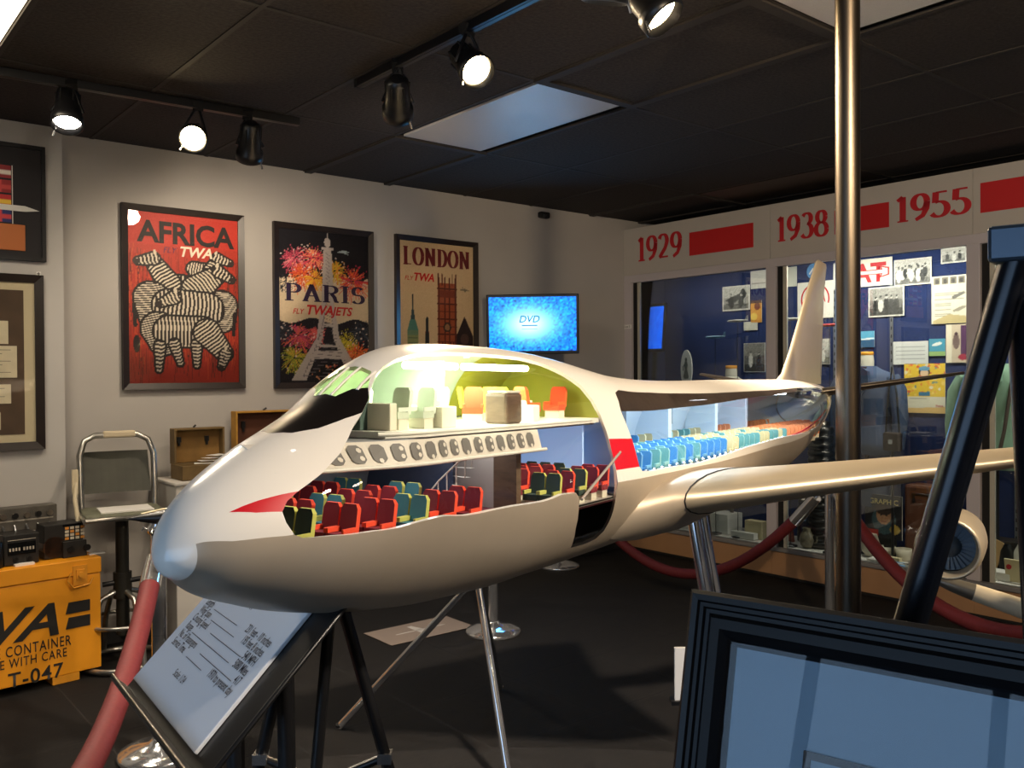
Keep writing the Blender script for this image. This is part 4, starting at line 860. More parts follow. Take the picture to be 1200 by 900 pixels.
# ================================================================ YELLOW CRATE AND RADIOS
YEL = mat('crate_yellow', (230, 150, 22), .5, noise=.06, scale=6, bump=.05); YELD = mat('crate_yellow_hardware', (206, 138, 34), .45, noise=.1, scale=20)
c0 = at_z(119, 781, .04); c1 = at_z(-120, 836, .04)    # front bottom edge, right and left
xd = (c0 - c1).normalized(); ang = math.atan2(xd.y, xd.x); CW = 1.1; CDp = .31
CH = at_y(116, 652, c0.y).z
cr = thing('shipping_crate', 'yellow wooden shipping crate with black stencilled lettering', 'crate', (c0.x, c0.y, 0), ang)
MB().b2((-CW, 0, .04), (0, CDp, CH - .085)).build('body', YEL, cr, bev=.004); MB().b2((-CW - .004, -.004, CH - .082), (.004, CDp + .004, CH)).build('lid', YEL, cr, bev=.005)
for x in (-CW + .1, -.24): MB().b2((x, .0, 0), (x + .13, CDp, .04)).build('skid', YELD, cr)
b = MB().b2((-.14, -.012, CH - .13), (-.07, 0, CH - .03)).b2((-.125, -.02, CH - .10), (-.085, -.01, CH - .05)).tube([(-.15, -.016, CH - .06), (-.17, -.022, CH - .1), (-.14, -.02, CH - .14), (-.06, -.02, CH - .13), (-.045, -.018, CH - .10)], .005, 6).cyl((-.105, -.03, CH - .075), (-.105, -.005, CH - .075), .014, n=10); b.build('latch', YELD, cr)
STEN = mat('stencil_black', (26, 24, 22), .7)
u_ = CH / .56; cf = [c for c in cr.children if c.name.startswith('body')][0]
text('lettering', 'TWA', .205 * u_, STEN, cf, -.215, .235 * u_, -.003, 'RIGHT', .022, .35, 1.28, .95)
for z in (.315, .245): MB().prism([(-.175, z * u_), (-.055, z * u_), (-.055, (z + .052) * u_), (-.16, (z + .052) * u_)], -.003, 0).build('lettering', STEN, cf)
text('lettering', 'REUSABLE CONTAINER', .066 * u_, STEN, cf, -.15, .172 * u_, -.003, 'RIGHT', .006, 0, .66, 1.15); text('lettering', 'HANDLE WITH CARE', .058 * u_, STEN, cf, -.17, .122 * u_, -.003, 'RIGHT', .006, 0, .7, 1.15)
text('lettering', 'K-  T-047', .092 * u_, STEN, cf, -.19, .034 * u_, -.003, 'RIGHT', .014, 0, .95, 1.1)
PANELB = mat('radio_black', (30, 29, 28), .45, noise=.15, scale=30); KNOB = mat('knob_black', (16, 16, 17), .35); LBL = mat('radio_print', (176, 170, 158), .6); AMB = mat('key_amber', (214, 142, 60), .5); KEYW = mat('key_white', (206, 198, 180), .5); SCRD = mat('radio_screen', (14, 16, 18), .15)
_m = Matrix.Translation(cr.location) @ Matrix.Rotation(ang, 4, 'Z')
def ccol(px, dy):
    lo, hi = -CW, .3
    for _ in range(40):
        m_ = (lo + hi) / 2; p = _m @ Vector((m_, dy, CH)); q = 600 + FPX * (p - CAMP).dot(_R) / (p - CAMP).dot(_f)
        lo, hi = (m_, hi) if q < px else (lo, m_)
    return lo
def radio(name, label, px0, px1, dy, dep, h, parts):
    x0, x1 = ccol(px0, dy), ccol(px1, dy); t = thing(name, label, 'radio', _m @ Vector((x0, dy, CH)), ang); w = x1 - x0
    MB().b2((0, 0, .004), (w, dep, h)).build('case', PANELB, t, bev=.004); parts(t, w, h); return t
def rA(t, w, h):
    for cx in (.3, .7):
        MB().b2((w * cx - .032, -.004, h * .35), (w * cx + .032, 0, h * .75)).build('dial_window', SCRD, t, bev=.001)
        b = MB()
        for i in range(4): b.b2((w * cx - .026 + i * .014, -.005, h * .48), (w * cx - .018 + i * .014, -.0038, h * .58))
        b.build('readout', LBL, t); MB().lathe([(.012, 0), (.01, .014)], (0, 0, 0), 12, 0, 'y').build('knob', KNOB, t, (w * cx, -.016, h * .2))
    MB().b2((w * .1, -.0045, h * .82), (w * .9, -.003, h * .84)).build('print_line', LBL, t); MB().b2((.04, -.03, -.0005), (w - .03, -.004, .012)).build('note_card', WHITE, t)
radio('navigation_radio', 'black twin-dial radio box on the yellow crate, left of the keypad unit', 5, 46, .07, .16, .155, rA)
def rB(t, w, h):
    MB().lathe([(.055, 0), (.055, .09), (.045, .10)], (.05, .0, .062), 20, 0, 'y').build('round_housing', mat('amber_dark', (60, 38, 24), .3), t)
    MB().b2((.085, -.02, 0), (w + .01, .0, .085)).build('front_unit', PANELB, t, bev=.003)
    for kx in (.12, .2): MB().lathe([(.017, 0), (.014, .018)], (kx, -.036, .045), 14, 0, 'y').build('knob', KNOB, t)
    for i in range(4):
        for j in range(4):
            MB().b2((.10 + i * .026, -.004, .092 + j * .018), (.119 + i * .026, 0, .105 + j * .018)).build('key', AMB if (i + j) % 3 == 0 else KEYW, t, bev=.001)
    MB().b2((.09, -.003, .163), (w - .01, 0, .172)).build('display', SCRD, t); MB().b2((w + .02, -.03, 0), (w + .10, .0, .006)).build('price_tag', WHITE, t)
radio('keypad_radio', 'black control unit with amber keypad at the right end of the yellow crate', 52, 98, .10, .14, .178, rB)
# panel of switches on a small stand behind the crate
q0 = at_y(64, 612, _m.translation.y + .22); t = thing('switch_panel', 'long grey panel of toggle switches standing above the yellow crate', 'switch panel', _m @ Vector((ccol(66, .24) - .42, .24, CH)), ang)
pz = q0.z - CH
MB().b2((0, -.02, pz), (.42, .07, pz + .125)).build('panel_box', mat('panel_grey', (96, 92, 86), .45, .4, noise=.2, scale=20), t, bev=.004)
for i in range(7):
    MB().lathe([(.015, 0), (.012, .02)], (.05 + i * .055, -.04, pz + .085), 12, 0, 'y').build('knob', KNOB if i % 2 else STEEL, t); MB().cyl((.05 + i * .055, -.02, pz + .035), (.05 + i * .055, -.05, pz + .01 - .03 * (i % 2)), .006, n=8).build('toggle', CHROME, t)
MB().b2((.02, -.0215, pz + .055), (.40, -.0195, pz + .062)).build('print_line', LBL, t)
MB().b2((.02, .0, 0), (.06, .04, pz)).b2((.0, -.03, 0), (.14, .07, .008)).build('stand_post', BLACKM, t)
tag(MB().lathe([(.03, 0), (.032, .03), (.028, .12), (.02, .13)], n=16).build('handset', KNOB, None, _m @ Vector((ccol(-4, .08), .08, CH + .001))), 'small black knob at the left edge beside the twin-dial radio', 'radio part')
# ================================================================ CHAIR
OLIVEM = mat('chair_vinyl', (44, 45, 33), .55, noise=.2, scale=12); TAPE = mat('chair_tape', (206, 192, 164), .7); WORN = mat('worn_chrome', (176, 174, 168), .28, .9, noise=.2, scale=25)
cb = at_z(150, 742, 0.0); cb = RM(cb.dot(D1) - .19, WALL_R - .42, 0); ch = thing('swivel_chair', 'old tubular metal swivel chair with dark olive back beside the crate', 'chair', cb, RA - R(8))
def arcpts(pts): return [Vector(p) for p in pts]
SZ = .83
bp = [(-.185, .10, SZ - .08), (-.19, .12, SZ + .1), (-.19, .15, SZ + .30), (-.165, .17, SZ + .375), (-.11, .178, SZ + .405), (.11, .178, SZ + .405), (.165, .17, SZ + .375), (.19, .15, SZ + .30), (.19, .12, SZ + .1), (.185, .10, SZ - .08)]
MB().tube(bp, .017, 10).build('back_frame', WORN, ch); MB().b2((-.07, .158, SZ + .39), (.10, .20, SZ + .428)).build('tape_wrap', TAPE, ch, bev=.01)
MB().loft([[(x, .115 + zz * .11 + .02 * (1 - (x / .17) ** 2) + dy, SZ + .09 + zz * .22) for x in np.linspace(-.17, .17, 9)] + [(x, .13 + zz * .11 + .02 * (1 - (x / .17) ** 2) + dy, SZ + .09 + zz * .22) for x in np.linspace(.17, -.17, 9)] for zz, dy in ((0, 0), (.5, .002), (1, 0))], smooth=False).build('backrest', OLIVEM, ch)
MB().b2((-.20, -.20, SZ - .015), (.20, .14, SZ + .015)).build('seat', mat('seat_board', (104, 106, 88), .6, noise=.25, scale=15), ch, bev=.012); MB().b2((-.12, -.16, SZ + .015), (.14, .05, SZ + .022)).build('seat_note', WHITE, ch)
MB().tube([(-.2, -.2, SZ - .012), (.2, -.2, SZ - .012), (.2, .14, SZ - .012), (-.2, .14, SZ - .012), (-.2, -.2, SZ - .012)], .013, 8).build('seat_rim', WORN, ch)
MB().tube([(-.21, .1, SZ + .2), (-.225, .04, SZ + .08), (-.215, -.02, SZ - .05)], .012, 8).b2((-.235, .07, SZ + .10), (-.205, .10, SZ + .23)).build('side_lever', mat('lever_cream', (214, 200, 170), .6), ch)
MB().cyl((0, 0, .16), (0, 0, SZ - .02), .034, n=16).cyl((0, 0, .36), (0, 0, .50), .048, n=16).build('post', mat('post_dark', (58, 56, 50), .4, .6), ch)
MB().cyl((-.10, 0, .44), (.12, -.03, .46), .014, n=8).ball((.125, -.03, .46), .022, 10).build('height_knob', BLACK, ch)
for a in (20, 110, 200, 290):
    ca, sa = math.cos(R(a)), math.sin(R(a)); MB().tube([(.03 * ca, .03 * sa, .40), (.12 * ca, .12 * sa, .37), (.19 * ca, .19 * sa, .22), (.22 * ca, .22 * sa, .02)], .015, 8).build('leg', WORN, ch)
MB().tube([(.215 * math.cos(2 * PI * i / 28), .215 * math.sin(2 * PI * i / 28), .022) for i in range(29)], .014, 8).build('base_ring', WORN, ch); MB().tube([(.2 * math.cos(2 * PI * i / 28), .2 * math.sin(2 * PI * i / 28), .24) for i in range(29)], .011, 8).build('foot_ring', WORN, ch)
# ================================================================ PEDESTAL, SUITCASES
def pq_(px, py, r): p = at_r(px, py, r); return p.dot(D1), p.z
PR = WALL_R - .42
q0, pz = pq_(206, 566, PR); PEDM = mat('pedestal_paint', (196, 192, 186), .7)
pd = tag(MB().b2((0, 0, 0), (1.0, .38, pz - .02)).b2((-.01, -.01, pz - .02), (1.01, .39, pz)).build('pedestal', PEDM, None, RM(q0, PR, 0), RA, .006), 'pale grey pedestal carrying open suitcases behind the airliner nose', 'pedestal')
def suitcase(name, label, q, r, w, d, hb, hl, mo, mi, rz=0, z=None):
    t = thing(name, label, 'suitcase', RM(q, r, pz if z is None else z), RA + rz); e = .012
    b = MB().b2((0, 0, 0), (w, d, .01)).b2((0, 0, 0), (w, e, hb)).b2((0, d - e, 0), (w, d, hb)).b2((0, e, 0), (e, d - e, hb)).b2((w - e, e, 0), (w, d - e, hb)); b.build('lower_shell', mo, t, bev=.003)
    li = MB().b2((0, d - .002, hb), (w, d + .012, hb + hl)).b2((0, d - .07, hb), (e, d, hb + hl)).b2((w - e, d - .07, hb), (w, d, hb + hl)).b2((e, d - .07, hb + hl - e), (w - e, d, hb + hl)); lid = li.build('lid', mo, t, bev=.003)
    MB().b2((e, d - .006, hb + .005), (w - e, d - .0021, hb + hl - e)).build('lining', mi, lid)
    for x in (.15, .7): MB().b2((w * x - .012, d - .02, hb + hl * .6), (w * x + .012, d - .006, hb + hl * .75)).b2((w * x - .006, d - .02, hb + hl * .5), (w * x + .006, d - .006, hb + hl * .6)).build('clasp', BLACK, lid)
    MB().tube([(w * .42, .0, hb * .5), (w * .42, -.025, hb * .5), (w * .58, -.025, hb * .5), (w * .58, 0, hb * .5)], .006, 8).build('handle', FRAMEB, t)
    MB().cyl((w * .45, d, hb + hl), (w * .5, d, hb + hl + .014), .006, n=6).build('latch', BLACK, t)
    return t
SUIT1 = mat('suitcase_olive', (108, 86, 50), .6, noise=.15, scale=20); SUITI = mat('suitcase_lining', (132, 98, 48), .8, noise=.2, scale=10); SUIT2 = mat('suitcase_tan', (176, 128, 44), .6, noise=.15, scale=20); SUITR = mat('suitcase_lining_dark', (82, 46, 28), .8, noise=.2, scale=10)
s1q, s1z = pq_(214, 566, PR + .05); s1e, _ = pq_(274, 566, PR + .05)
suitcase('brown_suitcase', 'small olive brown suitcase open on the pedestal with letters inside', s1q, PR + .05, s1e - s1q, .20, .085, .21, SUIT1, SUITI)
for i in range(4): tag(MB().b2((-.06, -.04, 0), (.06, .04, .0015)).build('letter', WHITE, None, RM(s1q + .16 + .03 * i, PR + .13 + .01 * i, pz + .088 + .014 * i), RA + R(-20 + 17 * i)), ['lowest cream letter lying in the small open suitcase', 'second letter from below in the small open suitcase', 'third letter from below in the small open suitcase', 'topmost letter on the pile in the small open suitcase'][i], 'letter')
s2q, s2z = pq_(287, 545, PR + .12); s2e, zt2 = pq_(346, 478, PR + .3); _, zl = pq_(274, 482, PR + .3)
suitcase('tan_suitcase', 'larger tan suitcase with dark red-brown lining open behind the airliner nose', s2q, PR + .06, .46, .26, .12, zl - pz - .12, SUIT2, SUITR, 0, pz)
# ================================================================ STANCHIONS AND ROPES
VEL = mat('rope_red_vinyl', (98, 22, 24), .68, noise=.12, scale=60, bump=.25)
def stanchion(p, label, h=.97):
    t = thing('stanchion', label, 'stanchion', p, 0)
    MB().lathe([(.165, 0), (.168, .012), (.16, .022), (.11, .04), (.045, .055), (.034, .07)], n=36).build('base', CHROME, t); MB().cyl((0, 0, .06), (0, 0, h - .05), .03, n=20).build('pole', CHROME, t)
    MB().lathe([(.03, h - .06), (.042, h - .05), (.042, h - .03), (.03, h - .015), (.036, h), (.02, h + .02), (.001, h + .024)], n=20).build('cap', CHROME, t)
    b = MB()
    for a in (0, 90, 180, 270): b.tube([(.042 * math.cos(R(a)), .042 * math.sin(R(a)), h - .04), (.06 * math.cos(R(a)), .06 * math.sin(R(a)), h - .03), (.066 * math.cos(R(a)), .066 * math.sin(R(a)), h - .045)], .004, 6)
    b.build('rope_ring', CHROME, t); return t
def rope(p0, p1, sag, label, rad=.03):
    t = thing('rope', label, 'rope', (0, 0, 0)); d = p1 - p0; n = 26
    P = [p0 + d * (i / n) - Vector((0, 0, 4 * sag * (i / n) * (1 - i / n))) for i in range(n + 1)]
    t.location = (p0.x, p0.y, 0); P = [p - t.location for p in P]
    MB().tube(P[2:-2], rad, 14).build('cord', VEL, t)
    for e in ((P[2], P[1], P[0]), (P[-3], P[-2], P[-1])):
        MB().tube([e[0] + (e[0] - e[1]) * .6, e[0], e[1]], [rad + .003, rad + .003, rad + .001], 14).tube([e[1], e[1] + (e[2] - e[1]) * .5, e[2]], [.012, .008, .006], 8).build('end_hook', CHROME, t)
    return t
S1 = at_z(188, 884, 0); S2 = at_z(578, 741, 0); S3 = at_z(655, 664, 0); S4p = at_z(973, 742, 0); S0 = Vector((-.75, 1.0, 0))
if (S3).dot(D1) > CASE_Q - .25: pass
for p, l in ((S1, 'chrome stanchion behind the airliner nose'), (S2, 'chrome stanchion whose round base shows behind the tripod legs'), (S3, 'farthest chrome stanchion, base peeking out below the airliner belly'), (S4p, 'chrome stanchion beside the thick dark pole'), (S0, 'stanchion out of view at the lower left')): stanchion(p, l)
HK = Vector((0, 0, .92))
rope(S0 + HK, S1 + HK - Vector((0, 0, .05)), .33, 'red barrier rope hanging beside the sign at lower left', .036)
rope(S3 + HK, S4p + HK, .76, 'red barrier rope sagging in front of the display case base', .036)
S5 = Vector((2.33, 2.9, 0)); stanchion(S5, 'stanchion out of view beyond the right edge'); rope(S4p + HK, S5 + HK, .52, 'red barrier rope running right below the jet engine', .036)
# ================================================================ THICK STEEL POLE
pp = at_y(994, 500, 2.42); pp.z = 0; t = thing('support_pole', 'thick brushed steel pole from floor to ceiling in front of the tail', 'pole', pp)
MB().cyl((0, 0, .0), (0, 0, CEIL), .0325, n=32).build('shaft', mat('pole_steel', (96, 88, 79), .36, 1.0, noise=.08, scale=8, stretch=(30, 30, 1)), t); MB().lathe([(.075, 0), (.075, .012), (.04, .03)], n=28).build('floor_flange', STEEL, t)
# ================================================================ STANDS UNDER THE AIRLINER
def plw(s, lat, z):
    a = Vector((math.sin(YAW), math.cos(YAW), 0)); p_ = Vector((math.cos(YAW), -math.sin(YAW), 0)); o = Vector((-.3302246, .82598502, 1.27680307))
    return o + a * s * K + p_ * lat * K + Vector((0, 0, z * K + s * K * math.sin(PIT)))
t = thing('chrome_stand', 'chrome twin-tube stand under the airliner wing root', 'stand', (plw(31, 1.5, 0).x, plw(31, 1.5, 0).y, 0)); o_ = t.location; ys = plw(29, 2.4, 0).y
for (x0, y0), (x1, y1), dz in (((813, 612), (826, 690), 0), ((823, 610), (837, 690), .03)):
    top = at_y(x0, y0, ys + dz) - o_; m_ = at_y(x1, y1, ys + dz - .01) - o_; dirv = (m_ - top).normalized(); foot = top + dirv * (top.z / -dirv.z); top -= dirv * .02
    MB().cyl(top, foot, .0125, n=18).build('leg', CHROME, t); MB().lathe([(.03, 0), (.03, .008), (.014, .012)], foot, 16).build('foot', BLACK, t)
rt = at_y(826, 600, ys + .06) - o_; rf = at_y(838, 700, ys + .25) - o_; rf = rt + (rf - rt) * (rt.z / (rt.z - rf.z)); MB().cyl(rt, rf, .0095, n=16).build('rear_leg', CHROME, t)
# black folding stand on the far side of the nose
yk = 1.18; tr_, tl_ = at_y(388, 662, yk), at_y(356, 662, yk); t = thing('folding_stand', 'black A-shaped folding stand below the airliner forward belly', 'stand', ((tr_.x + tl_.x) / 2, yk, 0)); o_ = t.location; br = []
for top, (px, py) in ((tr_, (455, 900)), (tl_, (303, 900))):
    top = top - o_; m_ = at_y(px, py, yk + .03) - o_; dv = (m_ - top).normalized(); ft = top + dv * (top.z / -dv.z); br.append((top, dv, ft))
    MB().tube([top, ft], .0085, 4).build('leg', BLACK, t); MB().ball(ft + Vector((0, 0, .012)), (.014, .014, .012), 8).build('foot', BLACKM, t)
MB().b2((-.07, -.015, tr_.z - .006), (.07, .015, tr_.z + .012)).build('cradle', BLACK, t, bev=.003)
jz = at_y(447, 890, yk + .02).z; jp = [a_ + d_ * ((a_.z - jz) / -d_.z) for a_, d_, _ in br]; hub = (jp[0] + jp[1]) / 2 - Vector((0, 0, .035))
for j_ in jp: MB().box(j_, (.019, .019, .014)).build('clip', CHROME, t); MB().tube([j_, hub], .006, 4).build('brace', BLACK, t)
MB().ball(hub, .012, 10).build('hub', BLACK, t)
# chrome tripod carrying a slender model jet behind the airliner
FA, FC, FB = at_z(398, 851, .01), at_z(586, 806, .01), at_z(598, 925, .01); ap = at_y(559, 676, (FA.y + FB.y + FC.y) / 3 - .25); t = thing('chrome_tripod', 'chrome three-legged stand with thin splayed legs under the airliner', 'tripod', (ap.x, ap.y, 0)); o_ = t.location
for f_ in (FA, FB, FC):
    MB().cyl(ap - o_, f_ - o_, .014, .016, n=14).build('leg', CHROME, t); MB().ball(f_ - o_ + Vector((0, 0, .006)), (.02, .02, .014), 10).build('foot', BLACKM, t)
hz = 1.56 - (594 - 441) / FPX * 3.6
MB().cyl(ap - o_, (0, 0, hz - .045), .016, n=14).build('post', CHROME, t)
tip = at_y(149, 598, 3.3); tip.z = hz; ax = Vector((ap.x, ap.y, hz)) - tip; L = ax.length; ax.normalize(); t = thing('slender_model_jet', 'slender cream model jet with a black pointed nose behind the airliner', 'model airplane', (0, 0, 0)); orient(t, tip, ax, (0, 0, 1))
GOLDC = mat('jet_cream', (206, 192, 160), .35, .3)
MB().lathe([(.002, 0), (.014, .05), (.028, .12), (.036, .19)], n=20, axis='x').build('nose_cone', BLACK, t)
MB().lathe([(.036, .19), (.045, .35), (.05, .7), (.05, L + .5), (.035, L + .9), (.01, L + 1.15)], n=20, axis='x').build('fuselage', GOLDC, t); MB().tube([(.05, 0, .016), (.12, 0, .03), (.2, 0, .04), (.5, 0, .05)], .004, 6).build('spine', GOLDC, t)
for sg in (1, -1): MB().add([(L * .55, sg * .03, 0), (L + .4, sg * .42, .0), (L + .6, sg * .42, .0), (L + .55, sg * .03, 0), (L * .55, sg * .03, .012), (L + .4, sg * .42, .006), (L + .6, sg * .42, .006), (L + .55, sg * .03, .012)], [(0, 1, 2, 3), (4, 5, 6, 7), (0, 1, 5, 4), (1, 2, 6, 5), (2, 3, 7, 6)]).build('wing', GOLDC, t)
MB().prism([(L + .6, .03), (L + 1.0, .03), (L + 1.05, .25), (L + .9, .25)], -.006, .006).build('tail_fin', GOLDC, t)
# pale model fuselage at the right edge
a_, b_ = at_y(1088, 676, 1.9), at_y(1330, 758, 1.75); ax = b_ - a_; L = ax.length; t = thing('pale_model_fuselage', 'pale slender model fuselage with a grey nose below the jet engine', 'model airplane', (0, 0, 0)); orient(t, a_, ax.normalized(), (0, 0, 1))
MB().lathe([(.003, 0), (.010, .02), (.015, .05), (.018, .09)], n=18, axis='x').build('nose_cone', mat('nose_grey', (116, 112, 104), .35, .4), t); MB().lathe([(.018, .09), (.020, .16), (.022, .3), (.022, L)], n=18, axis='x').build('fuselage', mat('pale_body', (226, 214, 190), .3), t)
MB().cyl((L * .8, 0, -.03), t.matrix_world.inverted() @ ((t.matrix_world @ Vector((L * .8, 0, 0))) * 1 - Vector((0, 0, (t.matrix_world @ Vector((L * .8, 0, 0))).z))), .012, n=12).build('stand_post', CHROME, t)
MB().ball((.012, -.0, .022), (.012, .006, .006), 8).build('green_light', mat('green_tag', (150, 220, 40), .4), t)
# ================================================================ SIGN STAND (text lines run towards the viewer)
uR = Vector((.575, -.818, 0)); hz_ = Vector((.818, .575, 0)); up_ = (hz_ + Vector((0, 0, 1))).normalized(); kk = .40
BL = at_z(157, 797, CAMZ - kk); st = thing('sign_stand', 'black metal reading stand with a sloping plate below the airliner nose', 'sign stand', (0, 0, 0)); orient(st, BL, uR, up_)
Wp, Lp = .285, .186
MB().b2((-.012, .0025, -.012), (Wp + .05, .006, Lp + .03)).build('plate', BLACK, st, bev=.0015); MB().b2((-.016, -.022, -.016), (Wp + .054, .006, -.011)).build('ledge', BLACK, st, bev=.001); MB().tube([(-.016, -.022, -.011), (Wp + .054, -.022, -.011)], .0022, 6).build('ledge_rim', mat('worn_edge', (96, 84, 70), .35, .7), st)
MB().tube([(Wp + .05, .004, -.012), (Wp + .05, .004, Lp + .024), (Wp + .04, .004, Lp + .03), (-.012, .004, Lp + .03)], .003, 6).build('plate_rim', BLACK, st)
inv = st.matrix_world.inverted()
pc = BL + uR * .2 + hz_ * .09; pc = Vector((pc.x, pc.y, CAMZ - kk + .04))
for dx in (-.016, .03):
    g = pc + hz_ * dx * 1.0 + uR * dx; MB().tube([inv @ (g + Vector((0, 0, .01))), inv @ Vector((g.x + .01, g.y, .02))], .011, 4).build('post', BLACK, st)
MB().tube([inv @ (pc + hz_ * .10 + Vector((0, 0, .06))), inv @ Vector((pc.x + hz_.x * .02, pc.y + hz_.y * .02, .5))], .008, 4).build('strut', BLACK, st); MB().box(inv @ Vector((pc.x, pc.y, .012)), (.02, .02, .02)).build('foot', BLACKM, st)
b = MB().cyl(inv @ Vector((pc.x, pc.y, 0)), inv @ Vector((pc.x, pc.y, .02)), .16, n=28); b.build('base', BLACK, st)
sh = thing('data_sheet', 'white data sheet of airliner figures lying on the sloping stand', 'sign', (0, 0, 0)); orient(sh, BL - (up_.cross(uR)) * .0 + up_ * .001, uR, up_)
MB().b2((0, -.003, 0), (Wp, .002, Lp)).build('sheet', mat('paper_cool', (226, 230, 236), .6), sh, bev=.001)
INKB = mat('ink_navy', (44, 46, 60), .7); rowsT = [('Length', '231 feet - 10 inches'), ('Wing Span', '195 feet 8 inches'), ('Cruising Speed', '540 MPH'), ('Range', '5080 Miles'), ('No. of Passengers', '417'), ('Service Time', '1970 to present day')]
text('lettering', 'B 747', .018, INKB, sh, Wp * .5, .150, -.0036, 'CENTER', 0, 0, .8)
for i, (a1, a2) in enumerate(rowsT):
    z = .126 - i * .0128; text('lettering', a1, .0158, INKB, sh, .022, z, -.0036, 'LEFT', .004, 0, .64); text('lettering', a2, .0158, INKB, sh, Wp - .022, z, -.0036, 'RIGHT', .004, 0, .64)
    x0 = .026 + len(a1) * .0056; x1 = Wp - .026 - len(a2) * .0053; MB().b2((x0, -.0036, z), (x1, -.0034, z + .0007)).build('rule_line', INKB, sh)
text('lettering', 'Scale: 1/24', .0135, INKB, sh, Wp * .42, .037, -.0036, 'CENTER', 0, 0, .75)
# ================================================================ EASEL AND FRAMED PRINT, lower right
fu = Vector((.797, -.604, 0)); fb = Vector((.604, .797, 0)); tilt = R(14); fz = (Vector((0, 0, 1)) * math.cos(tilt) + fb * math.sin(tilt)).normalized(); FW, FH = .58, .46
TL = at_y(812, 690, .95); fr = thing('framed_print', 'large black picture frame with a pale blue print in the lower right foreground', 'picture frame', (0, 0, 0)); orient(fr, TL - fz * FH, fu, fz)
FBL = mat('frame_black_lacquer', (11, 12, 15), .42, noise=.1, scale=30, spec=.25)
prof = [(0, .012), (.0, -.004), (.004, -.008), (.010, -.007), (.012, -.004), (.016, -.004), (.018, -.001), (.022, -.001), (.026, -.005), (.036, -.0055), (.044, .0), (.052, .008), (.052, .012)]
o4 = [(0, 0), (FW, 0), (FW, FH), (0, FH)]; d4 = [(1, 1), (-1, 1), (-1, -1), (1, -1)]; rings = [[(o4[k][0] + d4[k][0] * a_, y_, o4[k][1] + d4[k][1] * a_) for a_, y_ in prof] for k in (0, 1, 2, 3, 0)]
b = MB()
for r0, r1 in zip(rings[:-1], rings[1:]): b.loft([r0, r1], closed=False, cap=False, smooth=False)
b.build('moulding', FBL, fr); MB().b2((.03, .011, .03), (FW - .03, .016, FH - .03)).build('backing', BLACKM, fr)
MB().b2((.044, .008, .044), (FW - .044, .0105, FH - .044)).build('mat_board', mat('mat_pale_blue', (128, 152, 172), .6), fr)
def on_frame(px, py):
    d = ray(px, py); n = fr.matrix_world.to_3x3() @ Vector((0, 1, 0)); o = fr.matrix_world @ Vector((0, .008, 0)); return fr.matrix_world.inverted() @ (CAMP + d * ((o - CAMP).dot(n) / d.dot(n)))
ip = on_frame(943, 879); iw, ih = FW - ip.x - .11, ip.z - .10
g = rails(iw, ih, .007, .003, .0045); g.v = [(x + ip.x, y, z + ip.z - ih) for x, y, z in g.v]; g.build('inner_frame', mat('inner_frame_brown', (38, 26, 26), .5), fr)
MB().b2((ip.x + .005, .0060, ip.z - ih + .005), (ip.x + iw - .005, .0078, ip.z - .005)).build('inner_print', mat('inner_print', (142, 162, 178), .7), fr)
MB().add([(.044, .003, .044), (FW - .044, .003, .044), (FW - .044, .003, FH - .044), (.044, .003, FH - .044)], [(0, 1, 2, 3)]).build('glazing', POSTER_GLASS, fr)
apx = at_y(1194, 284, .875); es = thing('easel', 'black tubular easel holding the framed print', 'easel', (apx.x, apx.y, 0)); o_ = es.location; EB = mat('easel_black', (18, 22, 30), .25, .3)
ft = Vector((apx.x, apx.y, 0)); A0 = apx - o_; m_ = at_y(1067, 720, .93) - o_; dv = (m_ - A0).normalized(); f1 = A0 + dv * (A0.z / -dv.z)
off = Vector(f1); off.z = 0; perp = fu * off.dot(fu); f2 = off - 2 * perp
for f_ in (f1, f2): MB().cyl(A0 - Vector((0, 0, .01)) + (fu * .06 if f_ is f2 else fu * 0), f_, .0165, n=18).build('leg', EB, es); MB().lathe([(.024, 0), (.024, .02)], f_, 14).build('foot', BLACKM, es)
f3 = fb * .55; f3.z = 0; MB().cyl(A0, f3, .014, n=14).build('rear_leg', EB, es)
orient(MB().b2((-.025, -.02, -.02), (.025, .02, .016)).b2((-.02, .02, -.015), (.02, .04, .012)).build('apex_bracket', mat('bracket_steel', (62, 74, 88), .3, .5), es, bev=.004), (0, 0, 0), fu, (0, 0, 1)).location = A0
brk = es.children[-1]
for bx in (-.018,): MB().lathe([(.011, 0), (.010, -.008), (.004, -.011)], (bx, -.021, .004), 12, 0, 'y').build('bolt', CHROME, brk)
lg = fr.matrix_world @ Vector((FW / 2, .0, -.012)) - o_
orient(MB().b2((-.26, -.03, -.012), (.26, .03, .008)).build('ledge', EB, es, bev=.003), (0, 0, 0), fu, fz).location = lg
bpt = lg + fb * .0; MB().cyl(lg + fb * .02 + fu * -.2, lg + fb * .12 + fu * -.2, .008, n=8).cyl(lg + fb * .02 + fu * .2, lg + fb * .12 + fu * .2, .008, n=8).build('ledge_bracket', EB, es)
# small white placard behind the frame
wp = at_y(797, 790, 1.35); t = thing('white_placard', 'small white placard on a black post left of the framed print', 'sign', (wp.x, wp.y, 0)); MB().b2((-.008, 0, wp.z - .04), (.14, .006, wp.z + .04)).build('card', WHITE, t); MB().cyl((.07, .012, 0), (.07, .012, wp.z), .006, n=8).lathe([(.07, 0), (.07, .008), (.01, .012)], (.07, .012, 0), 18).build('post', BLACK, t)
MB().b2((-.014, -.006, wp.z - .046), (.145, .016, wp.z - .04)).build('tray', BLACK, t)
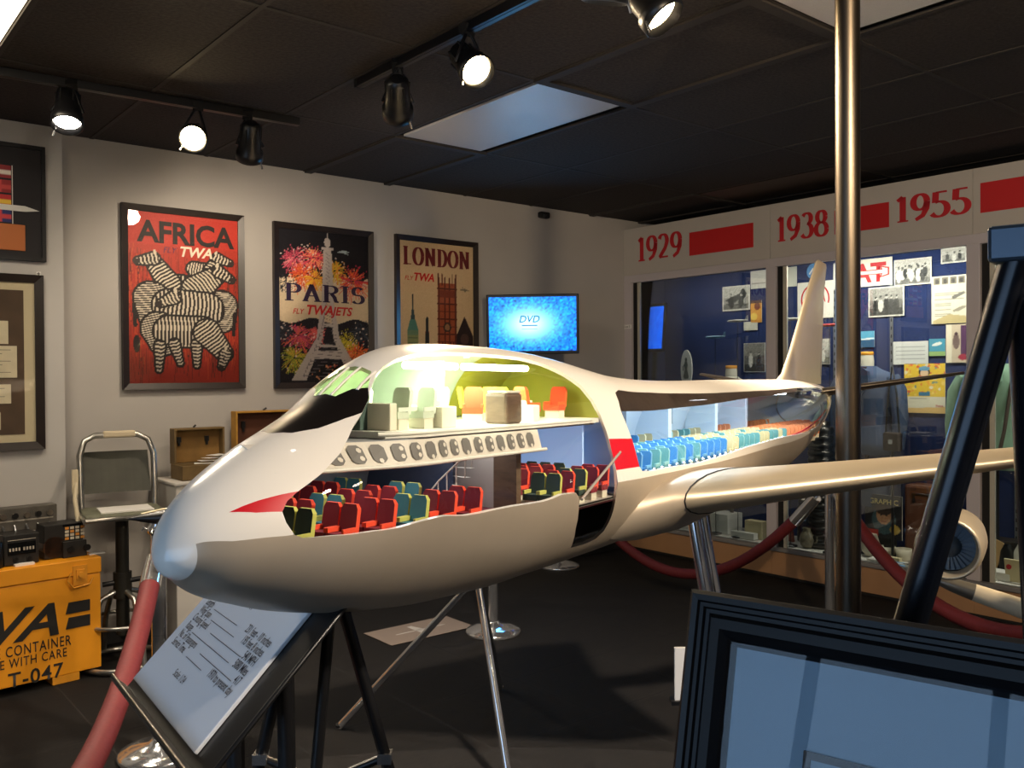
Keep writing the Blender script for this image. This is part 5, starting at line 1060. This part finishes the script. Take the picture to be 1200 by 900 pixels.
# floor sticker with a small plane outline
f0 = at_z(492, 738, .0015); t = thing('floor_sticker', 'faint grey floor sticker with a small white aircraft outline', 'sticker', (f0.x, f0.y, .0012), RA)
MB().b2((-.30, -.16, 0), (.30, .16, .0008)).build('sheet', mat('sticker_grey', (134, 120, 110), .5), t)
def fz2(pts): return [(x, y, .0013) for x, y in pts]
MB().add(fz2([(-.17, .006), (.17, .006), (.19, 0), (.17, -.006), (-.17, -.006)]), [(0, 1, 2, 3, 4)]).add(fz2([(-.03, 0), (.03, 0), (.0, .10), (-.03, .10)]), [(0, 1, 2, 3)]).add(fz2([(-.03, 0), (.03, 0), (.0, -.10), (-.03, -.10)]), [(0, 1, 2, 3)]).build('aircraft_print', mat('sticker_white', (190, 186, 180), .5), t)
# ================================================================ CONTENTS OF THE DISPLAY CASE
BQ = BACK_Q - .022
def pinned(name, label, cat, x0, y0, x1, y1, cv, group=None):
    a, zt = cxz(x0, y0, BQ); b, _ = cxz(x1, y0, BQ); _, zb = cxz((x0 + x1) / 2, y1, BQ); _, zt = cxz((x0 + x1) / 2, y0, BQ)
    t = thing(name, label, cat, RM(BQ - .004, WALL_R - a, zb), CASE_ROT, group); w, h = b - a, zt - zb
    MB().b2((0, 0, 0), (w, .003, h)).build('card', WHITE, t); p = link('print', cv.mesh('print', w, h), t, (0, -.0012, 0)); return t, p, w, h
def photo(n=34, m=26, border=True, people=5, plane=False, tone=150):
    c = Canvas(n, m, (205, 200, 190)); H = c.top; b = .05 if border else 0
    def g(v): v = max(8, min(245, v)); return (v, v * .97, v * .92)
    c.rect(b, b, 1 - b, H - b, g(tone)); c.rect(b, b, 1 - b, H * .45, g(tone + 35)); c.rect(b, H * .72, 1 - b, H - b, g(tone - 50))
    if plane:
        c.poly([(.1, H * .55), (.8, H * .25), (.9, H * .35), (.35, H * .75)], g(60)); c.ell(.75, H * .35, .1, .16, g(30)); c.ell(.7, H * .5, .05, .1, g(200)); c.line((.15, H * .7), (.9, H * .78), .03, g(40))
    for i in range(people):
        x = .12 + .76 * (i + .5) / people + random.uniform(-.03, .03); s = H * random.uniform(.5, .7); y = H * random.uniform(.32, .42); d = random.choice([25, 40, 200, 225, 60])
        c.ell(x, y + s * .36, .06 + .2 / people * .3, s * .36, g(d)); c.ell(x, y - .02, .032, .045, g(190 if d < 100 else 120)); c.ell(x, y - .055, .034, .025, g(20))
    return c.noise(.05)
def sheet(n, m, bg=(222, 216, 204), lines=8, top=.2, col=(130, 124, 118), two=False):
    c = Canvas(n, m, bg); H = c.top
    for i in range(lines):
        y = H * (top + (.92 - top) * i / lines)
        for x0, x1 in (((.1, .46), (.54, .9)) if two else ((.1, .9 - .2 * (i % 4 == 3)),)): c.line((x0, y), (x1, y), .018, col)
    return c
pinned('blank_notice', 'white notice with small print, top right of the left case pane', 'notice', 880, 317, 899, 338, sheet(20, 22, (206, 200, 190), 2, .5))
pinned('aircraft_photograph', 'black and white aircraft photograph in the left case pane', 'photograph', 847, 335, 879, 364, photo(people=2, plane=True))
c = Canvas(20, 36, (214, 148, 60)); c.ell(.6, .5, .25, .3, (120, 60, 40)); c.ell(.3, 1.3, .3, .3, (236, 196, 90)); c.rect(0, 0, 1, .25, (70, 40, 40)); pinned('orange_leaflet', 'orange illustrated leaflet below the small white notice', 'leaflet', 880, 352, 893, 378, c)
pinned('caption_card', 'small cream caption card between leaflet and couple photograph', 'card', 872, 377, 888, 387, sheet(24, 14, (206, 202, 186), 3, .3))
pinned('couple_photograph', 'black and white photograph of two people in white', 'photograph', 872, 402, 897, 436, photo(28, 36, people=2, tone=90))
pinned('drawing_sheet', 'cream sheet with a faint drawing beside the tail fin tip', 'print', 919, 313, 934, 336, sheet(18, 26, (206, 204, 190), 1, .55))
t, p, w, h = pinned('round_logo_print', 'white square print with a red ringed emblem behind the tail fin', 'print', 935, 330, 977, 373, Canvas(8, 8, (226, 220, 208)))
MB().loft([[(w / 2 + math.cos(a) * r_, -.0015, h * .52 + math.sin(a) * r_) for r_ in (w * .36, w * .40)] for a in np.linspace(-.3, 5.2, 40)], closed=False, cap=False).build('ring', REDINK, p); text('lettering', 'TWA', w * .26, REDINK, p, w / 2, h * .44, -.0015, 'CENTER', .01, .2, .95)
pinned('narrow_notice', 'narrow white notice half hidden by the steel pole', 'notice', 977, 308, 990, 339, sheet(12, 22, (220, 214, 204), 1, .5))
t, p, w, h = pinned('arrow_logo_print', 'cream print with a red lettered arrow right of the steel pole', 'print', 983, 304, 1046, 336, Canvas(8, 8, (228, 218, 200)))
MB().add([(x * w, -.0015, z * h) for x, z in ((.12, .41), (.80, .41), (.77, .28), (.95, .36), (.95, .64), (.77, .72), (.80, .59), (.12, .59), (.16, .74), (.04, .66), (.07, .5), (.04, .36), (.16, .26))], [(0, 1, 2, 3, 4, 5, 6, 7, 8, 9, 10, 11, 12)]).build('arrow', REDINK, p)
MB().add([(x * w, -.0018, z * h) for x, z in ((.14, .44), (.83, .44), (.81, .34), (.92, .40), (.92, .60), (.81, .66), (.83, .56), (.14, .56))], [(0, 1, 2, 3, 4, 5, 6, 7)]).build('arrow_core', CREAMI, p)
text('lettering', 'TAT', h * .95, REDINK, p, w * .46, h * .17, -.0014, 'CENTER', .03, 0, 1.0)
pinned('crowd_photograph', 'wide grey photograph of a crowd before a hill', 'photograph', 1048, 303, 1092, 334, photo(44, 30, True, 9))
pinned('corner_photograph', 'photograph cut off by the case header beside the mullion', 'photograph', 1103, 290, 1133, 308, photo(30, 18, True, 3))
pinned('crew_photograph', 'black and white photograph of people around a dark suited man', 'photograph', 1018, 336, 1060, 371, photo(42, 34, True, 5, tone=110))
c = sheet(40, 56, (222, 214, 190), 14, .32, (150, 142, 128)); c.a[:, :] = c.a
for i in range(4): c.rect(.08 + i * .22, .06, .26 + i * .22, .26, (120, 110, 96)); c.ell(.17 + i * .22, .16, .05, .07, (60, 54, 50))
c.poly([(.55, .62), (.9, .48), (.95, .54), (.62, .7)], (110, 104, 96)); c.rect(.55, .72, 1, 1.3, (222, 214, 190)); c.poly([(.05, 1.3), (.5, 1.12), (1, 1.2), (1, 1.4), (.05, 1.4)], (190, 170, 120)); c.ell(.78, .98, .2, .05, (150, 140, 120), -20)
pinned('magazine_advertisement', 'tall cream advertisement with a propeller aircraft left of the mullion', 'advertisement', 1092, 323, 1134, 379, c)
c = Canvas(24, 26, (90, 170, 205)); c.rect(0, .6, 1, 1.1, (40, 90, 130)); c.line((.1, .55), (.9, .5), .1, (235, 240, 240)); pinned('blue_postcard', 'small blue postcard of boats beside the steel pole', 'postcard', 1008, 388, 1025, 407, c)
pinned('typed_page', 'white typed page above the yellow poster', 'page', 1047, 400, 1088, 427, sheet(44, 30, (214, 212, 206), 8, .25, (160, 158, 156)))
c = Canvas(24, 26, (70, 150, 176)); c.ell(.5, .35, .3, .1, (236, 236, 226), -15); c.rect(0, .8, 1, 1.1, (150, 180, 110)); pinned('teal_postcard', 'small teal postcard with a white aircraft', 'postcard', 1089, 397, 1108, 417, c)
c = Canvas(24, 48, (206, 186, 160)); c.rect(0, 0, .3, 2, (226, 214, 190)); c.rect(.72, .1, 1, 1.6, (84, 44, 84)); c.ell(.5, .9, .16, .4, (120, 96, 90)); c.ell(.5, .5, .08, .1, (70, 40, 50)); c.ell(.8, 1.7, .2, .16, (170, 50, 70)); pinned('purple_brochure', 'cream and purple brochure beside the mullion', 'brochure', 1109, 380, 1133, 425, c)
c = Canvas(52, 66, (238, 196, 60)); 
for i in range(60): c.ell(random.random(), random.uniform(0, .82), random.uniform(.02, .06), random.uniform(.02, .05), random.choice([(232, 120, 60), (240, 226, 190), (220, 90, 60), (250, 214, 110), (130, 150, 130), (240, 170, 70)]))
c.rect(0, .84, 1, 1.4, (232, 222, 196)); c.ell(.5, .22, .14, .12, (60, 48, 40)); c.ell(.5, .26, .1, .1, (240, 200, 160)); c.ell(.5, .14, .13, .06, (110, 160, 190)); c.rect(.36, .74, .64, .82, (70, 120, 150)); c.poly([(0, 1.15), (1, 1.1), (1, 1.27), (0, 1.27)], (232, 190, 120))
for i in range(4): c.line((.14, .9 + i * .04), (.55, .9 + i * .04), .012, (150, 146, 140))
t, p, w, h = pinned('yellow_poster', 'yellow illustrated poster with colourful shapes in the middle case pane', 'poster', 1060, 426, 1108, 484, c); text('lettering', 'TWA', h * .07, REDINK, p, w * .76, h * .12, -.0015, 'LEFT', .01, .2)
pinned('small_car_photograph', 'small upright photograph right of the tail fin', 'photograph', 958, 397, 973, 427, photo(18, 34, True, 1, tone=170))
pinned('right_advertisement', 'cream advertisement right of the mullion behind the easel tube', 'advertisement', 1153, 320, 1192, 378, sheet(40, 56, (224, 216, 192), 12, .3, (150, 142, 128)))
pinned('edge_photograph', 'dark photograph at the right edge of the photo', 'photograph', 1193, 326, 1225, 364, photo(28, 34, True, 2, tone=100))
t, p, w, h = pinned('top_banner', 'cream and purple banner at the top of the right case pane', 'banner', 1153, 298, 1196, 318, Canvas(10, 6, (214, 204, 196))); MB().b2((0, -.0018, h * .55), (w, -.0014, h)).build('purple_band', mat('banner_purple', (110, 80, 130), .7), p); MB().b2((w * .05, -.0018, .02), (w * .3, -.0014, .05)).build('red_mark', REDINK, p)
# round blue badge behind the tip of the fin
x, z = cxz(954.5, 318, BQ); t = thing('round_badge', 'round blue badge with white swirl behind the tail fin tip', 'badge', RM(BQ - .004, WALL_R - x, z), CASE_ROT); rd = .065
MB().lathe([(rd, 0), (rd, .006)], (0, -.003, 0), 28, 0, 'y').build('disc', mat('badge_blue', (60, 130, 190), .4), t); MB().tube([(-.04, -.004, -.02), (-.01, -.005, .02), (.02, -.005, .035), (.01, -.005, -.01), (-.02, -.005, -.04)], .006, 6).build('swirl', WHITE, t)
# oval sign
x, zt = cxz(804, 410, CASE_Q + .25); _, zb = cxz(804, 455, CASE_Q + .25); hh = (zt - zb) / 2; t = thing('oval_sign', 'white oval plaque with a small figure standing in the left case pane', 'plaque', RM(CASE_Q + .25, WALL_R - x, zb), CASE_ROT)
MB().add([(.062 * math.cos(a), 0, hh + hh * math.sin(a)) for a in np.linspace(0, 2 * PI, 29)[:-1]] + [(.062 * math.cos(a), .012, hh + hh * math.sin(a)) for a in np.linspace(0, 2 * PI, 29)[:-1]], [tuple(range(28)), tuple(range(55, 27, -1))] + [(i, 28 + i, 28 + (i + 1) % 28, (i + 1) % 28) for i in range(28)]).build('plaque', mat('plaque_white', (214, 212, 204), .5), t)
b = MB().ball((0, -.002, hh * 1.5), (.014, .003, .018), 8).loft([[(s_ * wx, -.003, hh * zz) for s_ in (-1, 1)] for wx, zz in ((.012, 1.4), (.02, 1.2), (.012, 1.0), (.03, .6), (.022, .5))], closed=False, cap=False).tube([(-.01, -.003, hh * 1.3), (-.035, -.003, hh * 1.1), (-.03, -.003, hh * .9)], .004, 5); b.build('figure_print', mat('figure_grey', (96, 100, 92), .7), t)
shx, shz = cxz(857, 458, CASE_Q + .27)
# glowing screen added behind the left pane in place of the television's reflection
y_ = at_q(768, 384, CASE_Q + .2).y; t = thing('blue_reflection_screen', 'added blue screen glowing in place of the television reflection in the case glass', 'screen', (0, 0, 0)); orient(t, at_q(766, 384, CASE_Q + .2), Vector((.636, -.772, 0)), Vector((.12, 0, 1)))
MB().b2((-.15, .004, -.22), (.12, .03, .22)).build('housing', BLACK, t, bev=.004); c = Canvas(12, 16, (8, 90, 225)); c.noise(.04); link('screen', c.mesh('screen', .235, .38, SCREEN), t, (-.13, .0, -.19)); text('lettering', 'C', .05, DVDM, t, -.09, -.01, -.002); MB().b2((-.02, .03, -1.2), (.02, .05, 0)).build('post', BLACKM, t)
# mannequin busts
def bust(name, label, px, pyc, q, jm, neckm, capm, cloth, scale=1.0):
    x, z = cxz(px, pyc, q); t = thing(name, label, 'mannequin', RM(q, WALL_R - x, SILL), CASE_ROT); zt = z - SILL   # zt = height of neck top
    MB().lathe([(.048, zt - .12), (.05, zt - .06), (.047, zt - .03), (.044, zt - .012)], n=20).build('neck', neckm, t); MB().lathe([(.046, zt - .014), (.05, zt), (.044, zt + .012), (.001, zt + .014)], n=20).build('neck_cap', capm, t)
    if cloth:
        rg = []
        for dz, wx, wy in ((.09, .06, .05), (.115, .10, .07), (.14, .17, .085), (.17, .205, .10), (.24, .20, .115), (.34, .185, .12), (.45, .165, .11), (.52, .17, .115), (.62, .195, .13), (.70, .205, .135), (.705, .19, .12)):
            rg.append([(wx * scale * math.cos(a), wy * scale * math.sin(a) + .012 * math.cos(2 * a), zt - dz * scale) for a in np.linspace(0, 2 * PI, 29)[:-1]])
        body = MB().loft(rg).build('jacket', jm, t)
        for sg in (-1, 1): MB().tube([(sg * .18 * scale, .0, zt - .17 * scale), (sg * .225 * scale, -.005, zt - .26 * scale), (sg * .245 * scale, -.01, zt - .45 * scale), (sg * .235 * scale, -.03, zt - .66 * scale)], [.055, .062, .055, .045], 12).build('sleeve', jm, body)
        for sg in (-1, 1): MB().prism([(sg * .03, zt - .10), (sg * .085, zt - .13), (sg * .09, zt - .22), (sg * .02, zt - .33), (.0, zt - .30)], -.146 * scale, -.118 * scale).build('lapel', jm, body)
        for i in range(4): MB().lathe([(.011, 0), (.009, -.006)], (0.0, -.146 * scale, zt - .36 - i * .08), 10, 0, 'y').build('button', mat('button_' + name, (34, 40, 56), .4), body)
        MB().prism([(-.05, zt - .1), (.05, zt - .1), (.0, zt - .3)], -.138 * scale, -.09 * scale).build('shirt', mat('shirt_' + name, (96, 74, 84), .8), body)
    MB().cyl((0, 0, .0), (0, 0, max(.05, zt - .6 * scale)), .016, n=12).lathe([(.11, 0), (.11, .01), (.02, .02)], n=20).build('stand', BLACK, t)
    return t
NECK = mat('mannequin_white', (222, 214, 196), .6); CAPO = mat('cap_wood', (226, 152, 36), .5)
t = bust('blue_jacket_mannequin', 'mannequin in a slate blue buttoned jacket beside the steel pole', 1016, 414, CASE_Q + .36, mat('jacket_slate', (62, 78, 108), .85, noise=.08, scale=30), NECK, CAPO, True, 1.05)
MB().loft([[(.17 * math.cos(a), .12 * math.sin(a), z_) for a in np.linspace(0, 2 * PI, 21)[:-1]] for z_ in (.35, .62)]).build('skirt', mat('skirt_slate', (60, 74, 100), .85), t)
t = bust('green_jacket_mannequin', 'mannequin in a sage green jacket with a strap behind the easel tube', 1168, 408, CASE_Q + .33, mat('jacket_sage', (118, 148, 124), .85, noise=.08, scale=30), NECK, CAPO, True, 1.12)
MB().tube([(.13, -.10, t.children[0].bound_box[6][2] - .12), (.11, -.16, .95), (.06, -.17, .7), (.0, -.16, .5)], .012, 6).build('strap', mat('strap_brown', (60, 44, 32), .5), t)
bust('bare_neck_mannequin', 'white mannequin neck with an orange cap in the left case pane', 857, 430, CASE_Q + .3, NECK, NECK, CAPO, True, .9)
x, z = cxz(1040, 445, CASE_Q + .26)
t = thing('shoulder_bag', 'dark bag hanging on a strap beside the blue jacket', 'bag', RM(CASE_Q + .2, WALL_R - cxz(1046, 520, CASE_Q + .2)[0], SILL), CASE_ROT); zz = cxz(1046, 520, CASE_Q + .2)[1] - SILL
MB().b2((-.06, -.03, zz - .05), (.06, .03, zz + .08)).build('pouch', mat('bag_leather', (44, 32, 28), .5), t, bev=.012); MB().tube([(-.05, 0, zz + .07), (-.03, 0, zz + .35), (.0, 0, zz + .55), (.03, 0, zz + .35), (.05, 0, zz + .07)], .008, 6).build('strap', mat('strap_black', (28, 28, 34), .5), t); MB().b2((-.015, -.036, zz + .0), (.015, -.03, zz + .03)).build('buckle', CHROME, t); MB().cyl((0, .0, 0), (0, 0, zz - .05), .01, n=8).lathe([(.06, 0), (.06, .01), (.01, .014)], n=14).build('stand', BLACK, t)
# ribbed metal cylinder behind the tail
x, z = cxz(962, 500, CASE_Q + .25); t = thing('ribbed_cylinder', 'dark ribbed metal engine cylinder behind the airliner tail', 'engine part', RM(CASE_Q + .25, WALL_R - x, SILL), CASE_ROT); hh = z - SILL; pr = []
n_ = 16
for i in range(n_): z0 = hh * i / n_; pr += [(.085, z0), (.098, z0 + hh / n_ * .3), (.098, z0 + hh / n_ * .7), (.085, z0 + hh / n_)]
MB().lathe(pr, n=28).build('ribbed_body', mat('ribbed_metal', (70, 66, 62), .3, .8), t); MB().lathe([(.06, hh), (.06, hh + .04), (.02, hh + .05)], n=20).build('top', STEEL, t)
# small model aircraft on stalks
def mini(px, py, q, col, label, red=False):
    x, z = cxz(px, py, q); t = thing('small_model_plane', label, 'model airplane', RM(q, WALL_R - x, SILL), CASE_ROT); hz = z - SILL; m_ = mat('mini_' + label[:10], col, .35)
    MB().lathe([(.002, -.10), (.010, -.08), (.012, .03), (.004, .10)], (0, 0, hz), 10, 0, 'x').build('fuselage', m_, t)
    MB().add([(-.02, -.075, hz), (.01, -.075, hz), (.02, 0, hz), (.01, .075, hz), (-.02, .075, hz), (-.035, 0, hz)], [(0, 1, 2, 3, 4, 5)]).build('wing', mat('mini_red', (170, 40, 40), .4) if red else m_, t); MB().prism([(.07, hz), (.1, hz), (.105, hz + .04), (.09, hz + .04)], -.002, .002).build('fin', m_, t)
    MB().cyl((0, 0, 0), (0, 0, hz), .003, n=6).lathe([(.05, 0), (.05, .008), (.006, .012)], n=16).build('stand', BLACK, t)
mini(864, 376, CASE_Q + .12, (200, 196, 190), 'small white model plane on a stalk in the left case pane', True); mini(926, 374, CASE_Q + .12, (214, 212, 206), 'small white model plane on a stalk left of the tail fin'); mini(972, 381, CASE_Q + .1, (180, 60, 60), 'small red model plane on a stalk right of the tail fin', True); mini(838, 395, CASE_Q + .12, (120, 160, 190), 'small pale blue model plane low in the left case pane')
# objects on the case floor
def onfl(px, q): return RM(q, WALL_R - cxz(px, 600, q)[0], SILL)
def item(name, label, cat, px, q, mb, m, rz=0, bev=.002): return tag(mb.build(name, m, None, onfl(px, q), CASE_ROT + rz, bev), label, cat)
CARD = mat('card_white', (214, 210, 200), .7); KRAFT = mat('card_cream', (206, 190, 150), .7); CER = mat('ceramic_cream', (212, 200, 176), .4)
item('white_box', 'white box on the case floor below the wing root', 'box', 843, CASE_Q + .25, MB().b2((-.16, -.1, 0), (.16, .1, .16)).b2((-.10, -.05, .16), (-.02, .03, .18)), CARD)
item('cream_box', 'small cream box in front of the white box', 'box', 886, CASE_Q + .2, MB().b2((-.08, -.04, 0), (.08, .04, .14)).b2((-.02, -.041, .09), (.02, -.039, .11)), KRAFT)
item('folded_card', 'low white folded card beside the cream box', 'card', 872, CASE_Q + .12, MB().b2((-.11, -.03, 0), (.11, .03, .05)), CARD)
item('red_book', 'small red and white book leaning near the rope hook', 'book', 923, CASE_Q + .22, MB().box((0, 0, .1), (.09, .02, .19), 0, Matrix.Rotation(R(14), 3, 'X')), mat('book_red', (170, 90, 76), .6))
t = thing('ceramic_jug', 'small patterned jug on the case floor left of the pole', 'jug', onfl(946, CASE_Q + .16), CASE_ROT); MB().lathe([(.03, 0), (.05, .02), (.06, .06), (.05, .10), (.03, .13), (.036, .15)], n=20).build('body', mat('jug_glaze', (120, 110, 90), .35, noise=.4, scale=40), t); MB().tube([(.05, 0, .10), (.085, 0, .09), (.08, 0, .05), (.057, 0, .04)], .007, 6).build('handle', mat('jug_glaze'), t)
t = thing('glass_jar', 'clear glass jar on the case floor behind the rope hook', 'jar', onfl(944, CASE_Q + .36), CASE_ROT); MB().lathe([(.06, 0), (.065, .02), (.065, .26), (.05, .29), (.05, .31)], n=24, cap=False).build('jar', glass_mat('jar_glass', (220, 226, 220), 1.45, .02, .1), t); MB().lathe([(.055, .31), (.055, .33), (.01, .345)], n=20).build('lid', STEEL, t)
for i, (px, qd) in enumerate(((1040, .24), (1059, .24))):
    t = thing('cream_cup', ['left of two cream cups on the case floor', 'right of two cream cups on the case floor'][i], 'cup', onfl(px, CASE_Q + qd), CASE_ROT, 'cream cups'); MB().lathe([(.035, 0), (.05, .03), (.056, .085), (.052, .085), (.046, .035), (.01, .015)], n=22, cap=False).lathe([(.001, .001), (.035, 0)], n=22, cap=False).build('bowl', CER, t)
item('cream_vase', 'round cream vase left of the two cups', 'vase', 1020, CASE_Q + .22, MB().lathe([(.03, 0), (.06, .04), (.065, .09), (.05, .14), (.045, .16)], n=22), CER, 0, 0)
item('tray', 'flat white tray under the cutlery on the case floor', 'tray', 1048, CASE_Q + .12, MB().b2((-.18, -.05, 0), (.2, .04, .012)), CARD)
item('wrapped_bar', 'flat cream packet on the white tray', 'packet', 1044, CASE_Q + .12, MB().b2((-.07, -.02, .0125), (.07, .02, .04)), KRAFT)
for i in range(5): item('fork', ['leftmost fork', 'second fork', 'middle fork', 'fourth fork', 'rightmost fork'][i] + ' of the five laid on the white tray', 'fork', 1064 + i * 4, CASE_Q + .11, MB().b2((-.006, -.04, .013), (.006, .03, .017)).b2((-.010, .03, .013), (.010, .06, .017)), STEEL, R(-12), 0)
item('blue_card', 'pale blue card lying by the case glass', 'card', 1053, CASE_Q + .07, MB().b2((-.05, -.015, 0), (.05, .02, .004)).b2((-.05, .02, 0), (.03, .026, .018)), mat('card_blue', (120, 170, 214), .6))
c = Canvas(40, 52, (34, 34, 40)); c.ell(.5, .75, .32, .42, (70, 96, 104)); c.ell(.5, .62, .2, .26, (206, 150, 110)); c.ell(.5, .42, .24, .18, (60, 44, 34)); c.ell(.42, .6, .03, .02, (30, 24, 24)); c.ell(.58, .6, .03, .02, (30, 24, 24)); c.line((.44, .78), (.56, .78), .02, (150, 60, 50)); c.rect(.02, 1.05, .35, 1.25, (190, 60, 50)); c.ell(.8, 1.0, .14, .14, (206, 170, 80)); c.noise(.03)
x0, zt = cxz(1015, 578, CASE_Q + .26); x1, _ = cxz(1057, 578, CASE_Q + .26); _, zb = cxz(1030, 630, CASE_Q + .26); zb = max(zb, SILL + .01); t = thing('magazine', 'dark magazine with a pilot face standing below the wing', 'magazine', RM(CASE_Q + .26, WALL_R - x0, zb), CASE_ROT)
MB().b2((0, 0, 0), (x1 - x0, .008, zt - zb)).build('cover', CARD, t); p = link('print', c.mesh('print', x1 - x0, zt - zb), t, (0, -.001, 0)); text('lettering', 'GRAPHIC', .052, mat('ink_yellow', (226, 206, 130), .6), p, (x1 - x0) / 2, zt - zb - .065, -.002, 'CENTER', .012); MB().b2((.05, .008, SILL - zb), (.2, .06, .05)).build('prop', BLACKM, t)
x, z = cxz(1086, 568, CASE_Q + .38); t = thing('brown_satchel', 'brown leather case with a dark handle beside the magazine', 'suitcase', RM(CASE_Q + .38, WALL_R - x, SILL), CASE_ROT); hh = z - SILL
MB().b2((-.13, -.07, 0), (.2, .1, hh)).build('body', mat('satchel_brown', (106, 64, 44), .5, noise=.15, scale=20), t, bev=.02); MB().tube([(-.05, -.085, hh - .12), (-.045, -.11, hh - .06), (.07, -.11, hh - .06), (.075, -.085, hh - .12)], .011, 8).build('handle', mat('handle_dark', (36, 26, 24), .5), t)
item('cream_sign', 'cream card with a red seal at the right end of the case floor', 'card', 1198, CASE_Q + .12, MB().box((0, 0, .075), (.2, .012, .15), 0, Matrix.Rotation(R(12), 3, 'X')), KRAFT)
tag(MB().lathe([(.016, 0), (.016, .004)], n=12, axis='y').build('wax_seal', REDINK, None, onfl(1184, CASE_Q + .12) + Vector((0, 0, .10)) - D1 * .026, CASE_ROT), 'round dark red seal on the cream card', 'seal')
item('paper_stack', 'low stack of white papers behind the jet engine', 'papers', 1172, CASE_Q + .18, MB().b2((-.12, -.06, 0), (.08, .06, .05)), CARD); item('black_shoe_box', 'dark box behind the white papers at right', 'box', 1175, CASE_Q + .36, MB().b2((-.2, -.06, 0), (.2, .1, .22)), mat('box_dark', (52, 44, 40), .6, noise=.3, scale=30)); item('black_glove', 'black glove shaped pouch standing before the dark box', 'glove', 1181, CASE_Q + .27, MB().loft([[(wx * math.cos(a), .02 * math.sin(a), zz) for a in np.linspace(0, 2 * PI, 13)[:-1]] for wx, zz in ((.05, 0), (.055, .08), (.045, .16), (.02, .21))]), KNOB, 0, 0); item('white_glove', 'white glove standing at the right edge of the case', 'glove', 1197, CASE_Q + .27, MB().loft([[(wx * math.cos(a), .02 * math.sin(a), zz) for a in np.linspace(0, 2 * PI, 13)[:-1]] for wx, zz in ((.045, 0), (.055, .08), (.05, .16), (.02, .22))]), CARD, 0, 0); item('dark_booklet', 'dark upright booklet on the case floor left of the easel tube', 'booklet', 1115, CASE_Q + .36, MB().box((0, 0, .14), (.12, .02, .27), 0, Matrix.Rotation(R(10), 3, 'X')), mat('booklet_dark', (70, 60, 56), .6)); item('tan_envelope', 'tan envelope leaning behind the jet engine', 'envelope', 1160, CASE_Q + .28, MB().box((0, 0, .14), (.16, .008, .2), 0, Matrix.Rotation(R(25), 3, 'Y')), mat('envelope_tan', (196, 160, 110), .7))
bpy.context.view_layer.update()
